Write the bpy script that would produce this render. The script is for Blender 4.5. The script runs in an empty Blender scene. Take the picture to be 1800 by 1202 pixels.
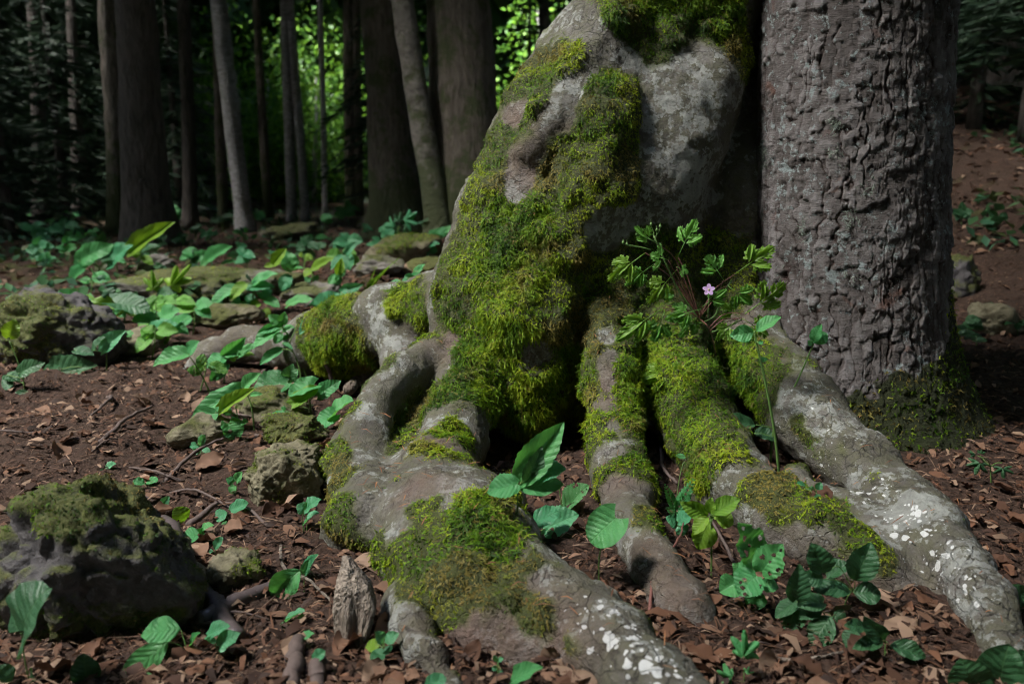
import bpy, math, random
import numpy as np
from mathutils import Vector, Matrix

random.seed(11)
rng = np.random.default_rng(11)
SC = bpy.context.scene
COL = SC.collection
R = math.radians

# ------------------------------------------------------------------ camera
CAM_H, PITCH, FPX = 0.55, R(11.0), 1400.0          # metres, radians, focal length in photo pixels (1800 wide)
cam_d = bpy.data.cameras.new('camera')
cam = bpy.data.objects.new('camera', cam_d)
COL.objects.link(cam)
cam.location = (0, 0, CAM_H)
cam.rotation_euler = (R(90) - PITCH, 0, 0)
cam_d.sensor_width = 36.0
cam_d.lens = 28.0
cam_d.clip_start = 0.02
cam_d.clip_end = 1500.0
cam_d.dof.use_dof = True
cam_d.dof.focus_distance = 1.4
cam_d.dof.aperture_fstop = 4.5
SC.camera = cam

# ------------------------------------------------------------------ light
SUN_EL, SUN_AZ = 54.0, -118.0        # azimuth measured from +Y (away from the camera) towards +X
sd = Vector((math.sin(R(SUN_AZ)) * math.cos(R(SUN_EL)), math.cos(R(SUN_AZ)) * math.cos(R(SUN_EL)), math.sin(R(SUN_EL))))
world = bpy.data.worlds.new('World')
SC.world = world
world.use_nodes = True
wn, wl = world.node_tree.nodes, world.node_tree.links
bg = wn['Background']
sky = wn.new('ShaderNodeTexSky')
sky.sky_type = 'NISHITA'
sky.sun_disc = False
sky.sun_elevation = R(SUN_EL)
sky.sun_rotation = R(SUN_AZ)
wl.new(sky.outputs[0], bg.inputs[0])
bg.inputs[1].default_value = 0.15
sun_d = bpy.data.lights.new('sun', 'SUN')
sun_d.energy = 5.0
sun_d.angle = R(28.0)
sun_d.color = (1.0, 0.97, 0.91)
sun = bpy.data.objects.new('sun', sun_d)
COL.objects.link(sun)
sun.rotation_euler = sd.to_track_quat('Z', 'Y').to_euler()
sun.location = sd * 20

SC.view_settings.view_transform = 'Standard'
SC.view_settings.look = 'None'
SC.view_settings.gamma = 1.0
SC.view_settings.use_curve_mapping = False
SC.view_settings.exposure = 3.8
SC.cycles.use_denoising = True
SC.cycles.filter_width = 1.1
SC.cycles.max_bounces = 5
SC.cycles.diffuse_bounces = 3
SC.cycles.glossy_bounces = 2
SC.cycles.transmission_bounces = 4
SC.cycles.transparent_max_bounces = 8

# ------------------------------------------------------------------ pixel -> point
CP, SP = math.cos(PITCH), math.sin(PITCH)
def ray(px, py):
    dx = (px - 900.0) / FPX
    dy = (601.0 - py) / FPX
    return np.array([dx, CP + dy * SP, -SP + dy * CP])
def P(px, py, d):
    r = ray(px, py)
    return np.array([0, 0, CAM_H]) + r * (d / r[1])
def mpp(px, py, d):                 # metres per photo pixel at that distance
    return d / ray(px, py)[1] / FPX

# ------------------------------------------------------------------ numpy noise
def _h(ix, iy, iz, s):
    with np.errstate(over='ignore'):
        h = (ix.astype(np.int64) * 374761393 + iy.astype(np.int64) * 668265263 + iz.astype(np.int64) * 2147483647 + s * 974634321) & 0xffffffff
        h = ((h ^ (h >> 13)) * 1274126177) & 0xffffffff
        h = ((h ^ (h >> 16)) * 2246822519) & 0xffffffff
        h = h ^ (h >> 15)
    return (h & 0xffffff) / float(0x1000000)
def vnoise(p, s=0):                 # value noise in -1..1, p is (n,3)
    p = np.asarray(p, dtype=np.float64)
    i = np.floor(p).astype(np.int64)
    f = p - i
    u = f * f * f * (f * (f * 6 - 15) + 10)
    x, y, z = i[:, 0], i[:, 1], i[:, 2]
    def c(a, b, d): return _h(x + a, y + b, z + d, s)
    ux, uy, uz = u[:, 0], u[:, 1], u[:, 2]
    x00 = c(0,0,0) * (1-ux) + c(1,0,0) * ux
    x10 = c(0,1,0) * (1-ux) + c(1,1,0) * ux
    x01 = c(0,0,1) * (1-ux) + c(1,0,1) * ux
    x11 = c(0,1,1) * (1-ux) + c(1,1,1) * ux
    return ((x00 * (1-uy) + x10 * uy) * (1-uz) + (x01 * (1-uy) + x11 * uy) * uz) * 2 - 1
def fbm(p, o=4, s=0, g=0.5):
    p = np.asarray(p, dtype=np.float64)
    a, t, n = 1.0, 0.0, 0.0
    for k in range(o):
        t = t + a * vnoise(p * (2.03 ** k) + 17.3 * k, s + k)
        n += a
        a *= g
    return t / n * 1.6
def worley(p, s=0):                 # F1, F2, random of the nearest cell, offset to its centre
    p = np.asarray(p, dtype=np.float64)
    i = np.floor(p).astype(np.int64)
    n = len(p)
    f1 = np.full(n, 9.0); f2 = np.full(n, 9.0); rid = np.zeros(n); off = np.zeros((n, 3))
    for a in (-1, 0, 1):
        for b in (-1, 0, 1):
            for c in (-1, 0, 1):
                x, y, z = i[:, 0] + a, i[:, 1] + b, i[:, 2] + c
                q = np.stack([x + _h(x, y, z, s), y + _h(x, y, z, s + 1), z + _h(x, y, z, s + 2)], 1)
                dd = p - q
                d = np.sqrt((dd ** 2).sum(1))
                m = d < f1
                f2 = np.where(m, f1, np.minimum(f2, d))
                rid = np.where(m, _h(x, y, z, s + 3), rid)
                off = np.where(m[:, None], dd, off)
                f1 = np.where(m, d, f1)
    return f1, f2, rid, off
def sstep(a, b, x):
    t = np.clip((np.asarray(x, dtype=np.float64) - a) / (b - a), 0, 1)
    return t * t * (3 - 2 * t)
def nrm(v):
    v = np.asarray(v, dtype=np.float64)
    return v / np.maximum(np.linalg.norm(v, axis=-1, keepdims=True), 1e-9)

# ------------------------------------------------------------------ ground height
def gz(x, y):
    x = np.atleast_1d(np.asarray(x, dtype=np.float64)); y = np.atleast_1d(np.asarray(y, dtype=np.float64))
    p = np.stack([x, y, np.zeros_like(x)], 1)
    dist = np.sqrt(x * x + y * y)
    z = 0.020 * fbm(p * 3.0, 3, 3) + 0.045 * sstep(1.5, 4.0, dist) * fbm(p * 0.9, 3, 9)
    z = z + 0.006 * fbm(p * 16.0, 2, 5)
    # the bank that rises behind the spruce
    w = sstep(0.35, 1.9, x - 0.22 * y)
    z = z + w * 0.25 * np.clip(y - 2.3, 0, 9)
    # soft hummocks behind the left root
    z = z + 0.13 * np.exp(-(((x + 0.75) / 0.8) ** 2 + ((y - 4.3) / 0.55) ** 2))
    z = z + 0.17 * np.exp(-(((x + 0.5) / 0.9) ** 2 + ((y - 6.2) / 0.7) ** 2))
    return z
def gpt(x, y, dz=0.0):
    return np.array([x, y, float(gz(x, y)[0]) + dz])
def G(px, py, dz=0.0):              # where the ray of a pixel meets the ground
    r = ray(px, py)
    o = np.array([0, 0, CAM_H])
    ts = np.concatenate([np.linspace(0.4, 4, 361), np.linspace(4.02, 30, 1200)])
    pts = o + ts[:, None] * r
    below = pts[:, 2] < gz(pts[:, 0], pts[:, 1]) + dz
    k = int(np.argmax(below)) if below.any() else len(ts) - 1
    return pts[k]

# ------------------------------------------------------------------ object helpers
def setp(o, label=None, category=None, group=None, kind=None):
    if label: o['label'] = label
    if category: o['category'] = category
    if group: o['group'] = group
    if kind: o['kind'] = kind
    return o
def empty(name, loc, label=None, category=None, group=None):
    o = bpy.data.objects.new(name, None)
    COL.objects.link(o)
    o.location = [float(v) for v in loc]
    o.empty_display_size = 0.05
    return setp(o, label, category, group)
def mesh_data(name, V, faces, mat, smooth=True, attrs=None, colors=None, uv=None):
    """V (n,3); faces: one (m,k) array or a list of such arrays with k = 3 or 4."""
    V = np.asarray(V, dtype=np.float32)
    if not isinstance(faces, (list, tuple)): faces = [faces]
    faces = [np.asarray(f, dtype=np.int32) for f in faces if len(f)]
    me = bpy.data.meshes.new(name)
    me.vertices.add(len(V))
    me.vertices.foreach_set('co', V.ravel())
    loops = np.concatenate([f.ravel() for f in faces])
    tot = np.concatenate([np.full(len(f), f.shape[1], dtype=np.int32) for f in faces])
    start = np.concatenate([[0], np.cumsum(tot)[:-1]]).astype(np.int32)
    me.loops.add(len(loops))
    me.loops.foreach_set('vertex_index', loops)
    me.polygons.add(len(tot))
    me.polygons.foreach_set('loop_start', start)
    if smooth: me.polygons.foreach_set('use_smooth', np.ones(len(tot), dtype=bool))
    for k, a in (attrs or {}).items():
        at = me.attributes.new(k, 'FLOAT', 'POINT')
        at.data.foreach_set('value', np.asarray(a, dtype=np.float32).ravel())
    for k, c in (colors or {}).items():
        at = me.attributes.new(k, 'FLOAT_COLOR', 'POINT')
        c = np.asarray(c, dtype=np.float32)
        if c.shape[1] == 3: c = np.concatenate([c, np.ones((len(c), 1), dtype=np.float32)], 1)
        at.data.foreach_set('color', c.ravel())
    if uv is not None:
        l = me.uv_layers.new(name='UVMap')
        l.data.foreach_set('uv', np.asarray(uv, dtype=np.float32)[loops].ravel())
    me.update(calc_edges=True)
    me.validate()
    if mat: me.materials.append(mat)
    return me
def obj(name, me, parent=None, loc=None):
    o = bpy.data.objects.new(name, me)
    COL.objects.link(o)
    if parent is not None: o.parent = parent
    if loc is not None: o.location = [float(v) for v in loc]
    return o

# tubes along a polyline: used for stems, twigs, trunks
def catmull(pts, n):
    pts = np.asarray(pts, dtype=np.float64)
    if len(pts) < 3:
        t = np.linspace(0, 1, n)[:, None]
        return pts[0] * (1 - t) + pts[-1] * t
    q = np.concatenate([[2 * pts[0] - pts[1]], pts, [2 * pts[-1] - pts[-2]]])
    out = []
    for t in np.linspace(0, len(pts) - 1 - 1e-6, n):
        k = int(t); f = t - k
        a, b, c, d = q[k], q[k+1], q[k+2], q[k+3]
        out.append(0.5 * (2*b + (c-a)*f + (2*a-5*b+4*c-d)*f*f + (3*b-a-3*c+d)*f**3))
    return np.array(out)
def tube(path, radii, seg=8, rough=0.0, seed=0, cap=True):
    path = np.asarray(path, dtype=np.float64); n = len(path)
    radii = np.broadcast_to(np.asarray(radii, dtype=np.float64), (n,))
    tg = nrm(np.gradient(path, axis=0))
    ref = np.array([0.31, 0.17, 0.94]) if abs(tg[0][2]) < 0.8 else np.array([1.0, 0.1, 0.05])
    u = nrm(np.cross(tg, ref)); v = np.cross(tg, u)
    a = np.linspace(0, 2 * np.pi, seg, endpoint=False)
    ring = np.cos(a)[None, :, None] * u[:, None, :] + np.sin(a)[None, :, None] * v[:, None, :]
    V = path[:, None, :] + ring * radii[:, None, None]
    if rough:
        nz = fbm(V.reshape(-1, 3) / (np.mean(radii) * 2.2) + seed, 3, seed).reshape(n, seg)
        V = path[:, None, :] + ring * (radii[:, None] * (1 + rough * nz))[:, :, None]
    V = V.reshape(-1, 3)
    i = np.arange(n - 1)[:, None] * seg; j = np.arange(seg)[None, :]
    q = np.stack([i + j, i + (j + 1) % seg, i + seg + (j + 1) % seg, i + seg + j], -1).reshape(-1, 4)
    F = [q]
    if cap:
        V = np.concatenate([V, [path[0], path[-1]]])
        c0, c1 = n * seg, n * seg + 1
        j = np.arange(seg)
        F.append(np.concatenate([np.stack([np.full(seg, c0), (j + 1) % seg, j], 1),
                                 np.stack([np.full(seg, c1), (n-1)*seg + j, (n-1)*seg + (j + 1) % seg], 1)]))
    return V, F
def merge(parts):
    Vs, Q, T, off = [], [], [], 0
    for V, F in parts:
        for f in (F if isinstance(F, (list, tuple)) else [F]):
            (Q if f.shape[1] == 4 else T).append(np.asarray(f) + off)
        Vs.append(V); off += len(V)
    F = []
    if Q: F.append(np.concatenate(Q))
    if T: F.append(np.concatenate(T))
    return np.concatenate(Vs), F
# ------------------------------------------------------------------ materials
def mat_new(name):
    m = bpy.data.materials.new(name)
    m.use_nodes = True
    nt = m.node_tree
    b = nt.nodes['Principled BSDF']
    return m, nt, b
class NB:
    """small node builder"""
    def __init__(s, nt): s.nt = nt
    def n(s, t, **kw):
        nd = s.nt.nodes.new(t)
        for k, v in kw.items(): setattr(nd, k, v)
        return nd
    def link(s, a, b): s.nt.links.new(a, b)
    def put(s, sock, v):
        if isinstance(v, bpy.types.NodeSocket): s.link(v, sock)
        elif isinstance(v, (tuple, list)) and len(v) == 3 and sock.type == 'RGBA': sock.default_value = (*v, 1)
        else: sock.default_value = v
    def co(s, kind='Object'): return s.n('ShaderNodeTexCoord').outputs[kind]
    def mapping(s, vec, scale=(1, 1, 1)):
        m = s.n('ShaderNodeMapping'); s.link(vec, m.inputs[0]); m.inputs['Scale'].default_value = scale
        return m.outputs[0]
    def noise(s, vec, scale, detail=4, rough=0.55, dist=0.0):
        t = s.n('ShaderNodeTexNoise'); s.link(vec, t.inputs['Vector'])
        t.inputs['Scale'].default_value = scale; t.inputs['Detail'].default_value = detail
        t.inputs['Roughness'].default_value = rough; t.inputs['Distortion'].default_value = dist
        return t.outputs[0]
    def voro(s, vec, scale, feature='F1', out=0, rnd=1.0):
        t = s.n('ShaderNodeTexVoronoi', feature=feature); s.link(vec, t.inputs['Vector'])
        t.inputs['Scale'].default_value = scale; t.inputs['Randomness'].default_value = rnd
        return t.outputs[out]
    def ramp(s, fac, stops, mode='LINEAR'):
        r = s.n('ShaderNodeValToRGB'); r.color_ramp.interpolation = mode
        el = r.color_ramp.elements
        while len(el) < len(stops): el.new(0.5)
        for e, (p, c) in zip(el, stops):
            e.position = p
            e.color = (*c, 1) if isinstance(c, (tuple, list)) else (c, c, c, 1)
        s.put(r.inputs[0], fac)
        return r.outputs[0]
    def math(s, op, a, b=0.0, clamp=False):
        m = s.n('ShaderNodeMath', operation=op, use_clamp=clamp)
        s.put(m.inputs[0], a); s.put(m.inputs[1], b)
        return m.outputs[0]
    def mix(s, fac, a, b, mode='MIX'):
        m = s.n('ShaderNodeMix', data_type='RGBA', blend_type=mode)
        s.put(m.inputs[0], fac); s.put(m.inputs[6], a); s.put(m.inputs[7], b)
        return m.outputs[2]
    def n_sep(s, col):
        q = s.n('ShaderNodeSeparateColor'); s.link(col, q.inputs[0]); return q.outputs[0]
    def attr(s, name, out='Fac'):
        return s.n('ShaderNodeAttribute', attribute_name=name).outputs[out]
    def bump(s, h, strength=0.5, dist=0.01, normal=None):
        b = s.n('ShaderNodeBump'); s.put(b.inputs['Height'], h)
        b.inputs['Strength'].default_value = strength; b.inputs['Distance'].default_value = dist
        if normal is not None: s.link(normal, b.inputs['Normal'])
        return b.outputs[0]

def m_beech():
    m, nt, b = mat_new('beech_bark'); k = NB(nt)
    c = k.co()
    big = k.noise(c, 7.0, 5, 0.6)
    med = k.noise(c, 38.0, 5, 0.65)
    fine = k.noise(c, 210.0, 4, 0.7)
    col = k.ramp(big, [(0.30, (0.040, 0.035, 0.028)), (0.48, (0.086, 0.079, 0.068)), (0.66, (0.165, 0.157, 0.148))])
    col = k.mix(k.ramp(med, [(0.36, 0.0), (0.60, 1.0)]), col, k.mix(0.75, col, (0.085, 0.085, 0.05)))
    spk = k.ramp(fine, [(0.30, 0.55), (0.42, 0.0)])
    col = k.mix(spk, col, (0.03, 0.026, 0.022))
    ek = k.n('ShaderNodeTexVoronoi', feature='DISTANCE_TO_EDGE'); wv = k.n('ShaderNodeVectorMath', operation='MULTIPLY_ADD')
    nv = k.n('ShaderNodeTexNoise'); k.link(c, nv.inputs['Vector']); nv.inputs['Scale'].default_value = 30.0; nv.inputs['Detail'].default_value = 5.0
    k.link(nv.outputs[1], wv.inputs[0]); wv.inputs[1].default_value = (0.05, 0.05, 0.05); k.link(k.mapping(c, (1, 1, 1.6)), wv.inputs[2])
    k.link(wv.outputs[0], ek.inputs['Vector']); ek.inputs['Scale'].default_value = 34.0
    ckl = k.math('MULTIPLY', k.ramp(ek.outputs[0], [(0.0, 1.0), (0.055, 0.0)]), k.ramp(k.noise(c, 6.0, 3), [(0.42, 0.0), (0.58, 0.8)]))
    col = k.mix(ckl, col, (0.022, 0.018, 0.015))
    # crusty grey lichen sheets with crisp uneven rims, everywhere in a patchy way
    lv = k.math('ADD', k.math('ADD', k.math('MULTIPLY', k.noise(c, 14.0, 4, 0.6, 0.4), 0.55), k.math('MULTIPLY', k.noise(c, 75.0, 6, 0.7, 0.3), 0.5)), k.math('MULTIPLY', k.attr('lichen'), 0.085))
    sheet = k.ramp(lv, [(0.565, 0.0), (0.59, 1.0)])
    col = k.mix(k.math('MULTIPLY', sheet, 0.62), col, k.ramp(med, [(0.35, (0.17, 0.18, 0.168)), (0.7, (0.37, 0.39, 0.375))]))
    blot = k.ramp(k.noise(c, 21.0, 6, 0.7, 0.5), [(0.56, 0.0), (0.60, 0.6)])
    col = k.mix(k.math('MULTIPLY', blot, k.math('SUBTRACT', 1.0, sheet)), col, (0.062, 0.056, 0.043))
    # small white spots on the lower roots
    nz = k.n('ShaderNodeTexNoise'); k.link(c, nz.inputs['Vector']); nz.inputs['Scale'].default_value = 70.0
    wc = k.n('ShaderNodeVectorMath', operation='MULTIPLY_ADD'); k.link(nz.outputs[1], wc.inputs[0]); wc.inputs[1].default_value = (0.012, 0.012, 0.012); k.link(c, wc.inputs[2])
    def dots(sc, size):
        v = k.n('ShaderNodeTexVoronoi'); k.link(wc.outputs[0], v.inputs['Vector']); v.inputs['Scale'].default_value = sc
        lim = k.math('MULTIPLY', k.math('MULTIPLY', k.math('POWER', k.n_sep(v.outputs['Color']), 1.6), size), k.attr('spots'))
        return k.ramp(k.math('SUBTRACT', lim, v.outputs['Distance']), [(0.0, 0.0), (0.05, 1.0)])
    spot = k.math('MAXIMUM', dots(60.0, 0.85), dots(120.0, 0.75))
    col = k.mix(k.math('MULTIPLY', spot, 0.9), col, (0.52, 0.53, 0.53))
    # brown rubbed bark
    col = k.mix(k.math('MULTIPLY', k.attr('dirt'), k.ramp(med, [(0.3, 0.55), (0.7, 1.0)])), col, k.ramp(fine, [(0.3, (0.075, 0.045, 0.036)), (0.7, (0.17, 0.115, 0.098))]))
    # felt of moss roots under the fronds
    mo = k.math('ADD', k.attr('moss'), k.math('MULTIPLY', k.math('SUBTRACT', k.noise(c, 60.0, 5, 0.7), 0.5), 0.9))
    mf = k.ramp(mo, [(0.32, 0.0), (0.5, 1.0)])
    col = k.mix(mf, col, k.ramp(fine, [(0.3, (0.012, 0.016, 0.004)), (0.7, (0.06, 0.07, 0.012))]))
    # thin algae film round the moss
    al = k.math('MULTIPLY', k.ramp(k.attr('moss'), [(0.02, 0.0), (0.35, 0.55)]), k.math('SUBTRACT', 1.0, mf))
    col = k.mix(al, col, (0.075, 0.085, 0.02))
    k.link(col, b.inputs['Base Color'])
    k.put(b.inputs['Roughness'], k.ramp(med, [(0.3, 0.62), (0.7, 0.85)]))
    b.inputs['Specular IOR Level'].default_value = 0.35
    wr = k.noise(k.mapping(c, (1, 1, 5.0)), 30.0, 4, 0.6, 0.4)
    h = k.math('ADD', k.math('ADD', k.math('MULTIPLY', fine, 0.5), k.math('MULTIPLY', med, 0.9)), k.math('MULTIPLY', wr, 0.22))
    h = k.math('SUBTRACT', h, k.math('MULTIPLY', ckl, 0.35))
    k.link(k.bump(h, 0.9, 0.010), b.inputs['Normal'])
    return m
def m_spruce():
    m, nt, b = mat_new('spruce_bark'); k = NB(nt)
    c = k.co()
    med = k.noise(c, 30.0, 5, 0.65)
    fine = k.noise(k.mapping(c, (1, 1, 6.0)), 70.0, 6, 0.75, 0.3)
    pl = k.attr('plate')
    col = k.ramp(k.math('ADD', k.math('MULTIPLY', pl, 0.6), k.math('MULTIPLY', med, 0.4)),
                 [(0.15, (0.034, 0.027, 0.024)), (0.45, (0.095, 0.083, 0.079)), (0.8, (0.215, 0.20, 0.20))])
    col = k.mix(k.ramp(k.attr('crack'), [(0.05, 1.0), (0.75, 0.0)]), col, (0.035, 0.020, 0.016))
    rust = k.ramp(k.noise(c, 13.0, 4, 0.6, 0.5), [(0.62, 0.0), (0.7, 0.75)])
    col = k.mix(rust, col, (0.10, 0.045, 0.03))
    li = k.ramp(k.math('ADD', k.noise(c, 48.0, 6, 0.75), k.math('MULTIPLY', k.noise(c, 5.0, 2), 0.35)), [(0.755, 0.0), (0.795, 0.8)])
    col = k.mix(li, col, (0.24, 0.29, 0.29))
    mo = k.math('ADD', k.attr('moss'), k.math('MULTIPLY', k.math('SUBTRACT', k.noise(c, 50.0, 5, 0.7), 0.5), 0.8))
    col = k.mix(k.ramp(mo, [(0.35, 0.0), (0.55, 1.0)]), col, (0.022, 0.028, 0.008))
    k.link(col, b.inputs['Base Color'])
    b.inputs['Roughness'].default_value = 0.8
    b.inputs['Specular IOR Level'].default_value = 0.3
    h = k.math('ADD', fine, k.math('MULTIPLY', med, 0.6))
    k.link(k.bump(h, 1.0, 0.009), b.inputs['Normal'])
    return m
def m_bark(name, dark, light, zs=0.25, scale=26.0, mossy=0.0):
    m, nt, b = mat_new(name); k = NB(nt)
    c = k.co()
    n1 = k.noise(k.mapping(c, (1, 1, zs)), scale, 5, 0.65, 0.3)
    col = k.ramp(n1, [(0.34, dark), (0.62, light)])
    blot = k.ramp(k.noise(c, 3.5, 4, 0.6), [(0.45, 0.0), (0.62, 0.6)])
    col = k.mix(blot, col, tuple(v * 0.7 for v in light))
    if mossy:
        g = k.ramp(k.math('ADD', k.noise(c, 6.0, 5, 0.7), k.math('MULTIPLY', k.attr('low'), 0.35)), [(0.60 - 0.1 * mossy, 0.0), (0.72 - 0.1 * mossy, 0.85)])
        col = k.mix(g, col, (0.04, 0.055, 0.012))
    k.link(col, b.inputs['Base Color'])
    b.inputs['Roughness'].default_value = 0.85
    k.link(k.bump(n1, 1.0, 0.06), b.inputs['Normal'])
    return m
def m_moss():
    m, nt, b = mat_new('moss_fronds'); k = NB(nt)
    col = k.attr('tint', 'Color')
    k.link(col, b.inputs['Base Color'])
    b.inputs['Roughness'].default_value = 0.6
    b.inputs['Specular IOR Level'].default_value = 0.2
    tr = k.n('ShaderNodeBsdfTranslucent'); k.link(col, tr.inputs[0])
    mx = k.n('ShaderNodeMixShader'); mx.inputs[0].default_value = 0.3
    k.link(b.outputs[0], mx.inputs[1]); k.link(tr.outputs[0], mx.inputs[2])
    k.link(mx.outputs[0], nt.nodes['Material Output'].inputs[0])
    return m
def m_leaf(name, c0, c1, trans=0.38, rough=0.42, vein=(0.16, 0.3, 0.12), spots=0.0):
    m, nt, b = mat_new(name); k = NB(nt)
    uv = k.co('UV')
    sep = k.n('ShaderNodeSeparateXYZ'); k.link(uv, sep.inputs[0])
    u = k.math('ABSOLUTE', k.math('SUBTRACT', sep.outputs[0], 0.5))
    v = sep.outputs[1]
    # side veins run forward from the midrib
    ph = k.math('MULTIPLY', k.math('SUBTRACT', v, k.math('MULTIPLY', u, 0.55)), 7.0)
    fr = k.math('ABSOLUTE', k.math('SUBTRACT', k.math('FRACT', ph), 0.5))
    side = k.ramp(fr, [(0.0, 1.0), (0.09, 0.0)])
    mid = k.ramp(u, [(0.0, 1.0), (0.022, 0.0)])
    vn = k.math('MAXIMUM', k.math('MULTIPLY', side, 0.55), mid)
    oi = k.n('ShaderNodeObjectInfo')
    n1 = k.noise(k.co(), 9.0, 3, 0.6)
    f = k.math('ADD', k.math('MULTIPLY', oi.outputs['Random'], 0.7), k.math('MULTIPLY', k.math('SUBTRACT', n1, 0.35), 0.8), True)
    col = k.mix(f, c0, c1)
    col = k.mix(k.math('MULTIPLY', vn, 0.22), col, vein)
    if spots:
        s = k.ramp(k.noise(k.co(), 26.0, 3, 0.7), [(0.62, 0.0), (0.66, spots)])
        col = k.mix(s, col, (0.45, 0.5, 0.42))
    k.link(col, b.inputs['Base Color'])
    b.inputs['Roughness'].default_value = rough
    b.inputs['Specular IOR Level'].default_value = 0.45
    h = k.math('SUBTRACT', k.math('MULTIPLY', fr, 0.5), k.math('MULTIPLY', vn, 0.4))
    h = k.math('ADD', h, k.math('MULTIPLY', k.noise(uv, 22.0, 3, 0.6), 0.5))
    k.link(k.bump(h, 0.35, 0.02), b.inputs['Normal'])
    tr = k.n('ShaderNodeBsdfTranslucent'); k.link(k.mix(1.0, col, (1.25, 1.2, 0.55), 'MULTIPLY'), tr.inputs[0])
    mx = k.n('ShaderNodeMixShader'); mx.inputs[0].default_value = trans
    k.link(b.outputs[0], mx.inputs[1]); k.link(tr.outputs[0], mx.inputs[2])
    k.link(mx.outputs[0], nt.nodes['Material Output'].inputs[0])
    return m
def m_plain(name, col, rough=0.6, var=0.25, scale=40.0, spec=0.3, trans=0.0):
    m, nt, b = mat_new(name); k = NB(nt)
    n1 = k.noise(k.co(), scale, 4, 0.6)
    c = k.mix(n1, tuple(v * (1 - var) for v in col), tuple(min(1, v * (1 + var)) for v in col))
    k.link(c, b.inputs['Base Color'])
    b.inputs['Roughness'].default_value = rough
    b.inputs['Specular IOR Level'].default_value = spec
    k.link(k.bump(n1, 0.3, 0.004), b.inputs['Normal'])
    if trans:
        tr = k.n('ShaderNodeBsdfTranslucent'); k.link(c, tr.inputs[0])
        mx = k.n('ShaderNodeMixShader'); mx.inputs[0].default_value = trans
        k.link(b.outputs[0], mx.inputs[1]); k.link(tr.outputs[0], mx.inputs[2])
        k.link(mx.outputs[0], nt.nodes['Material Output'].inputs[0])
    return m
def m_tint(name, rough=0.7, trans=0.0, spec=0.3):       # colour from the point attribute 'tint'
    m, nt, b = mat_new(name); k = NB(nt)
    col = k.attr('tint', 'Color')
    k.link(col, b.inputs['Base Color'])
    b.inputs['Roughness'].default_value = rough
    b.inputs['Specular IOR Level'].default_value = spec
    if trans:
        tr = k.n('ShaderNodeBsdfTranslucent'); k.link(col, tr.inputs[0])
        mx = k.n('ShaderNodeMixShader'); mx.inputs[0].default_value = trans
        k.link(b.outputs[0], mx.inputs[1]); k.link(tr.outputs[0], mx.inputs[2])
        k.link(mx.outputs[0], nt.nodes['Material Output'].inputs[0])
    return m
def m_soil():
    m, nt, b = mat_new('forest_soil'); k = NB(nt)
    c = k.co()
    n1 = k.noise(c, 55.0, 6, 0.7); n2 = k.noise(c, 4.0, 4, 0.6); n3 = k.voro(c, 90.0)
    col = k.ramp(n1, [(0.3, (0.016, 0.010, 0.007)), (0.5, (0.040, 0.023, 0.016)), (0.7, (0.085, 0.050, 0.036))])
    col = k.mix(k.ramp(n2, [(0.4, 0.0), (0.6, 0.5)]), col, (0.045, 0.028, 0.020))
    far = k.attr('green')
    g = k.ramp(k.math('ADD', k.noise(c, 5.0, 6, 0.7), far), [(0.72, 0.0), (0.86, 0.85)])
    col = k.mix(g, col, k.ramp(n1, [(0.3, (0.018, 0.024, 0.006)), (0.7, (0.075, 0.085, 0.018))]))
    k.link(col, b.inputs['Base Color'])
    b.inputs['Roughness'].default_value = 0.9
    b.inputs['Specular IOR Level'].default_value = 0.2
    k.link(k.bump(k.math('ADD', n1, k.math('MULTIPLY', n3, 0.5)), 1.0, 0.012), b.inputs['Normal'])
    return m
def m_rock(name, dark, light):
    m, nt, b = mat_new(name); k = NB(nt)
    c = k.co()
    n1 = k.noise(c, 22.0, 7, 0.7); n2 = k.noise(c, 120.0, 4, 0.7)
    col = k.ramp(n1, [(0.3, dark), (0.68, light)])
    col = k.mix(k.ramp(n2, [(0.55, 0.0), (0.75, 0.5)]), col, tuple(v * 1.5 for v in light))
    mo = k.math('ADD', k.attr('moss'), k.math('MULTIPLY', k.math('SUBTRACT', n1, 0.5), 1.2))
    col = k.mix(k.ramp(mo, [(0.3, 0.0), (0.62, 0.9)]), col, k.ramp(n2, [(0.3, (0.020, 0.026, 0.005)), (0.7, (0.085, 0.095, 0.016))]))
    k.link(col, b.inputs['Base Color'])
    b.inputs['Roughness'].default_value = 0.85
    b.inputs['Specular IOR Level'].default_value = 0.3
    k.link(k.bump(k.math('ADD', n1, k.math('MULTIPLY', n2, 0.35)), 0.9, 0.012), b.inputs['Normal'])
    return m

M = {}
M['beech'] = m_beech()
M['spruce'] = m_spruce()
M['bark_dark'] = m_bark('dark_bark', (0.03, 0.024, 0.02), (0.10, 0.085, 0.075))
M['bark_brown'] = m_bark('brown_bark', (0.05, 0.04, 0.03), (0.15, 0.125, 0.10), mossy=1.0)
M['bark_pale'] = m_bark('pale_bark', (0.14, 0.135, 0.13), (0.33, 0.325, 0.33), zs=2.5, scale=12.0)
M['moss'] = m_moss()
M['soil'] = m_soil()
M['rock_dark'] = m_rock('dark_rock', (0.028, 0.026, 0.028), (0.11, 0.102, 0.105))
M['rock_tan'] = m_rock('tan_rock', (0.06, 0.052, 0.03), (0.21, 0.19, 0.125))
M['rock_grey'] = m_rock('grey_rock', (0.06, 0.055, 0.05), (0.20, 0.185, 0.165))
M['leaf'] = m_leaf('fresh_leaf', (0.050, 0.25, 0.085), (0.10, 0.33, 0.10))
M['leaf_spotted'] = m_leaf('spotted_leaf', (0.055, 0.20, 0.07), (0.085, 0.25, 0.085), spots=0.8)
M['leaf_yellow'] = m_leaf('yellow_green_leaf', (0.12, 0.27, 0.025), (0.20, 0.34, 0.03), trans=0.45)
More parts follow.
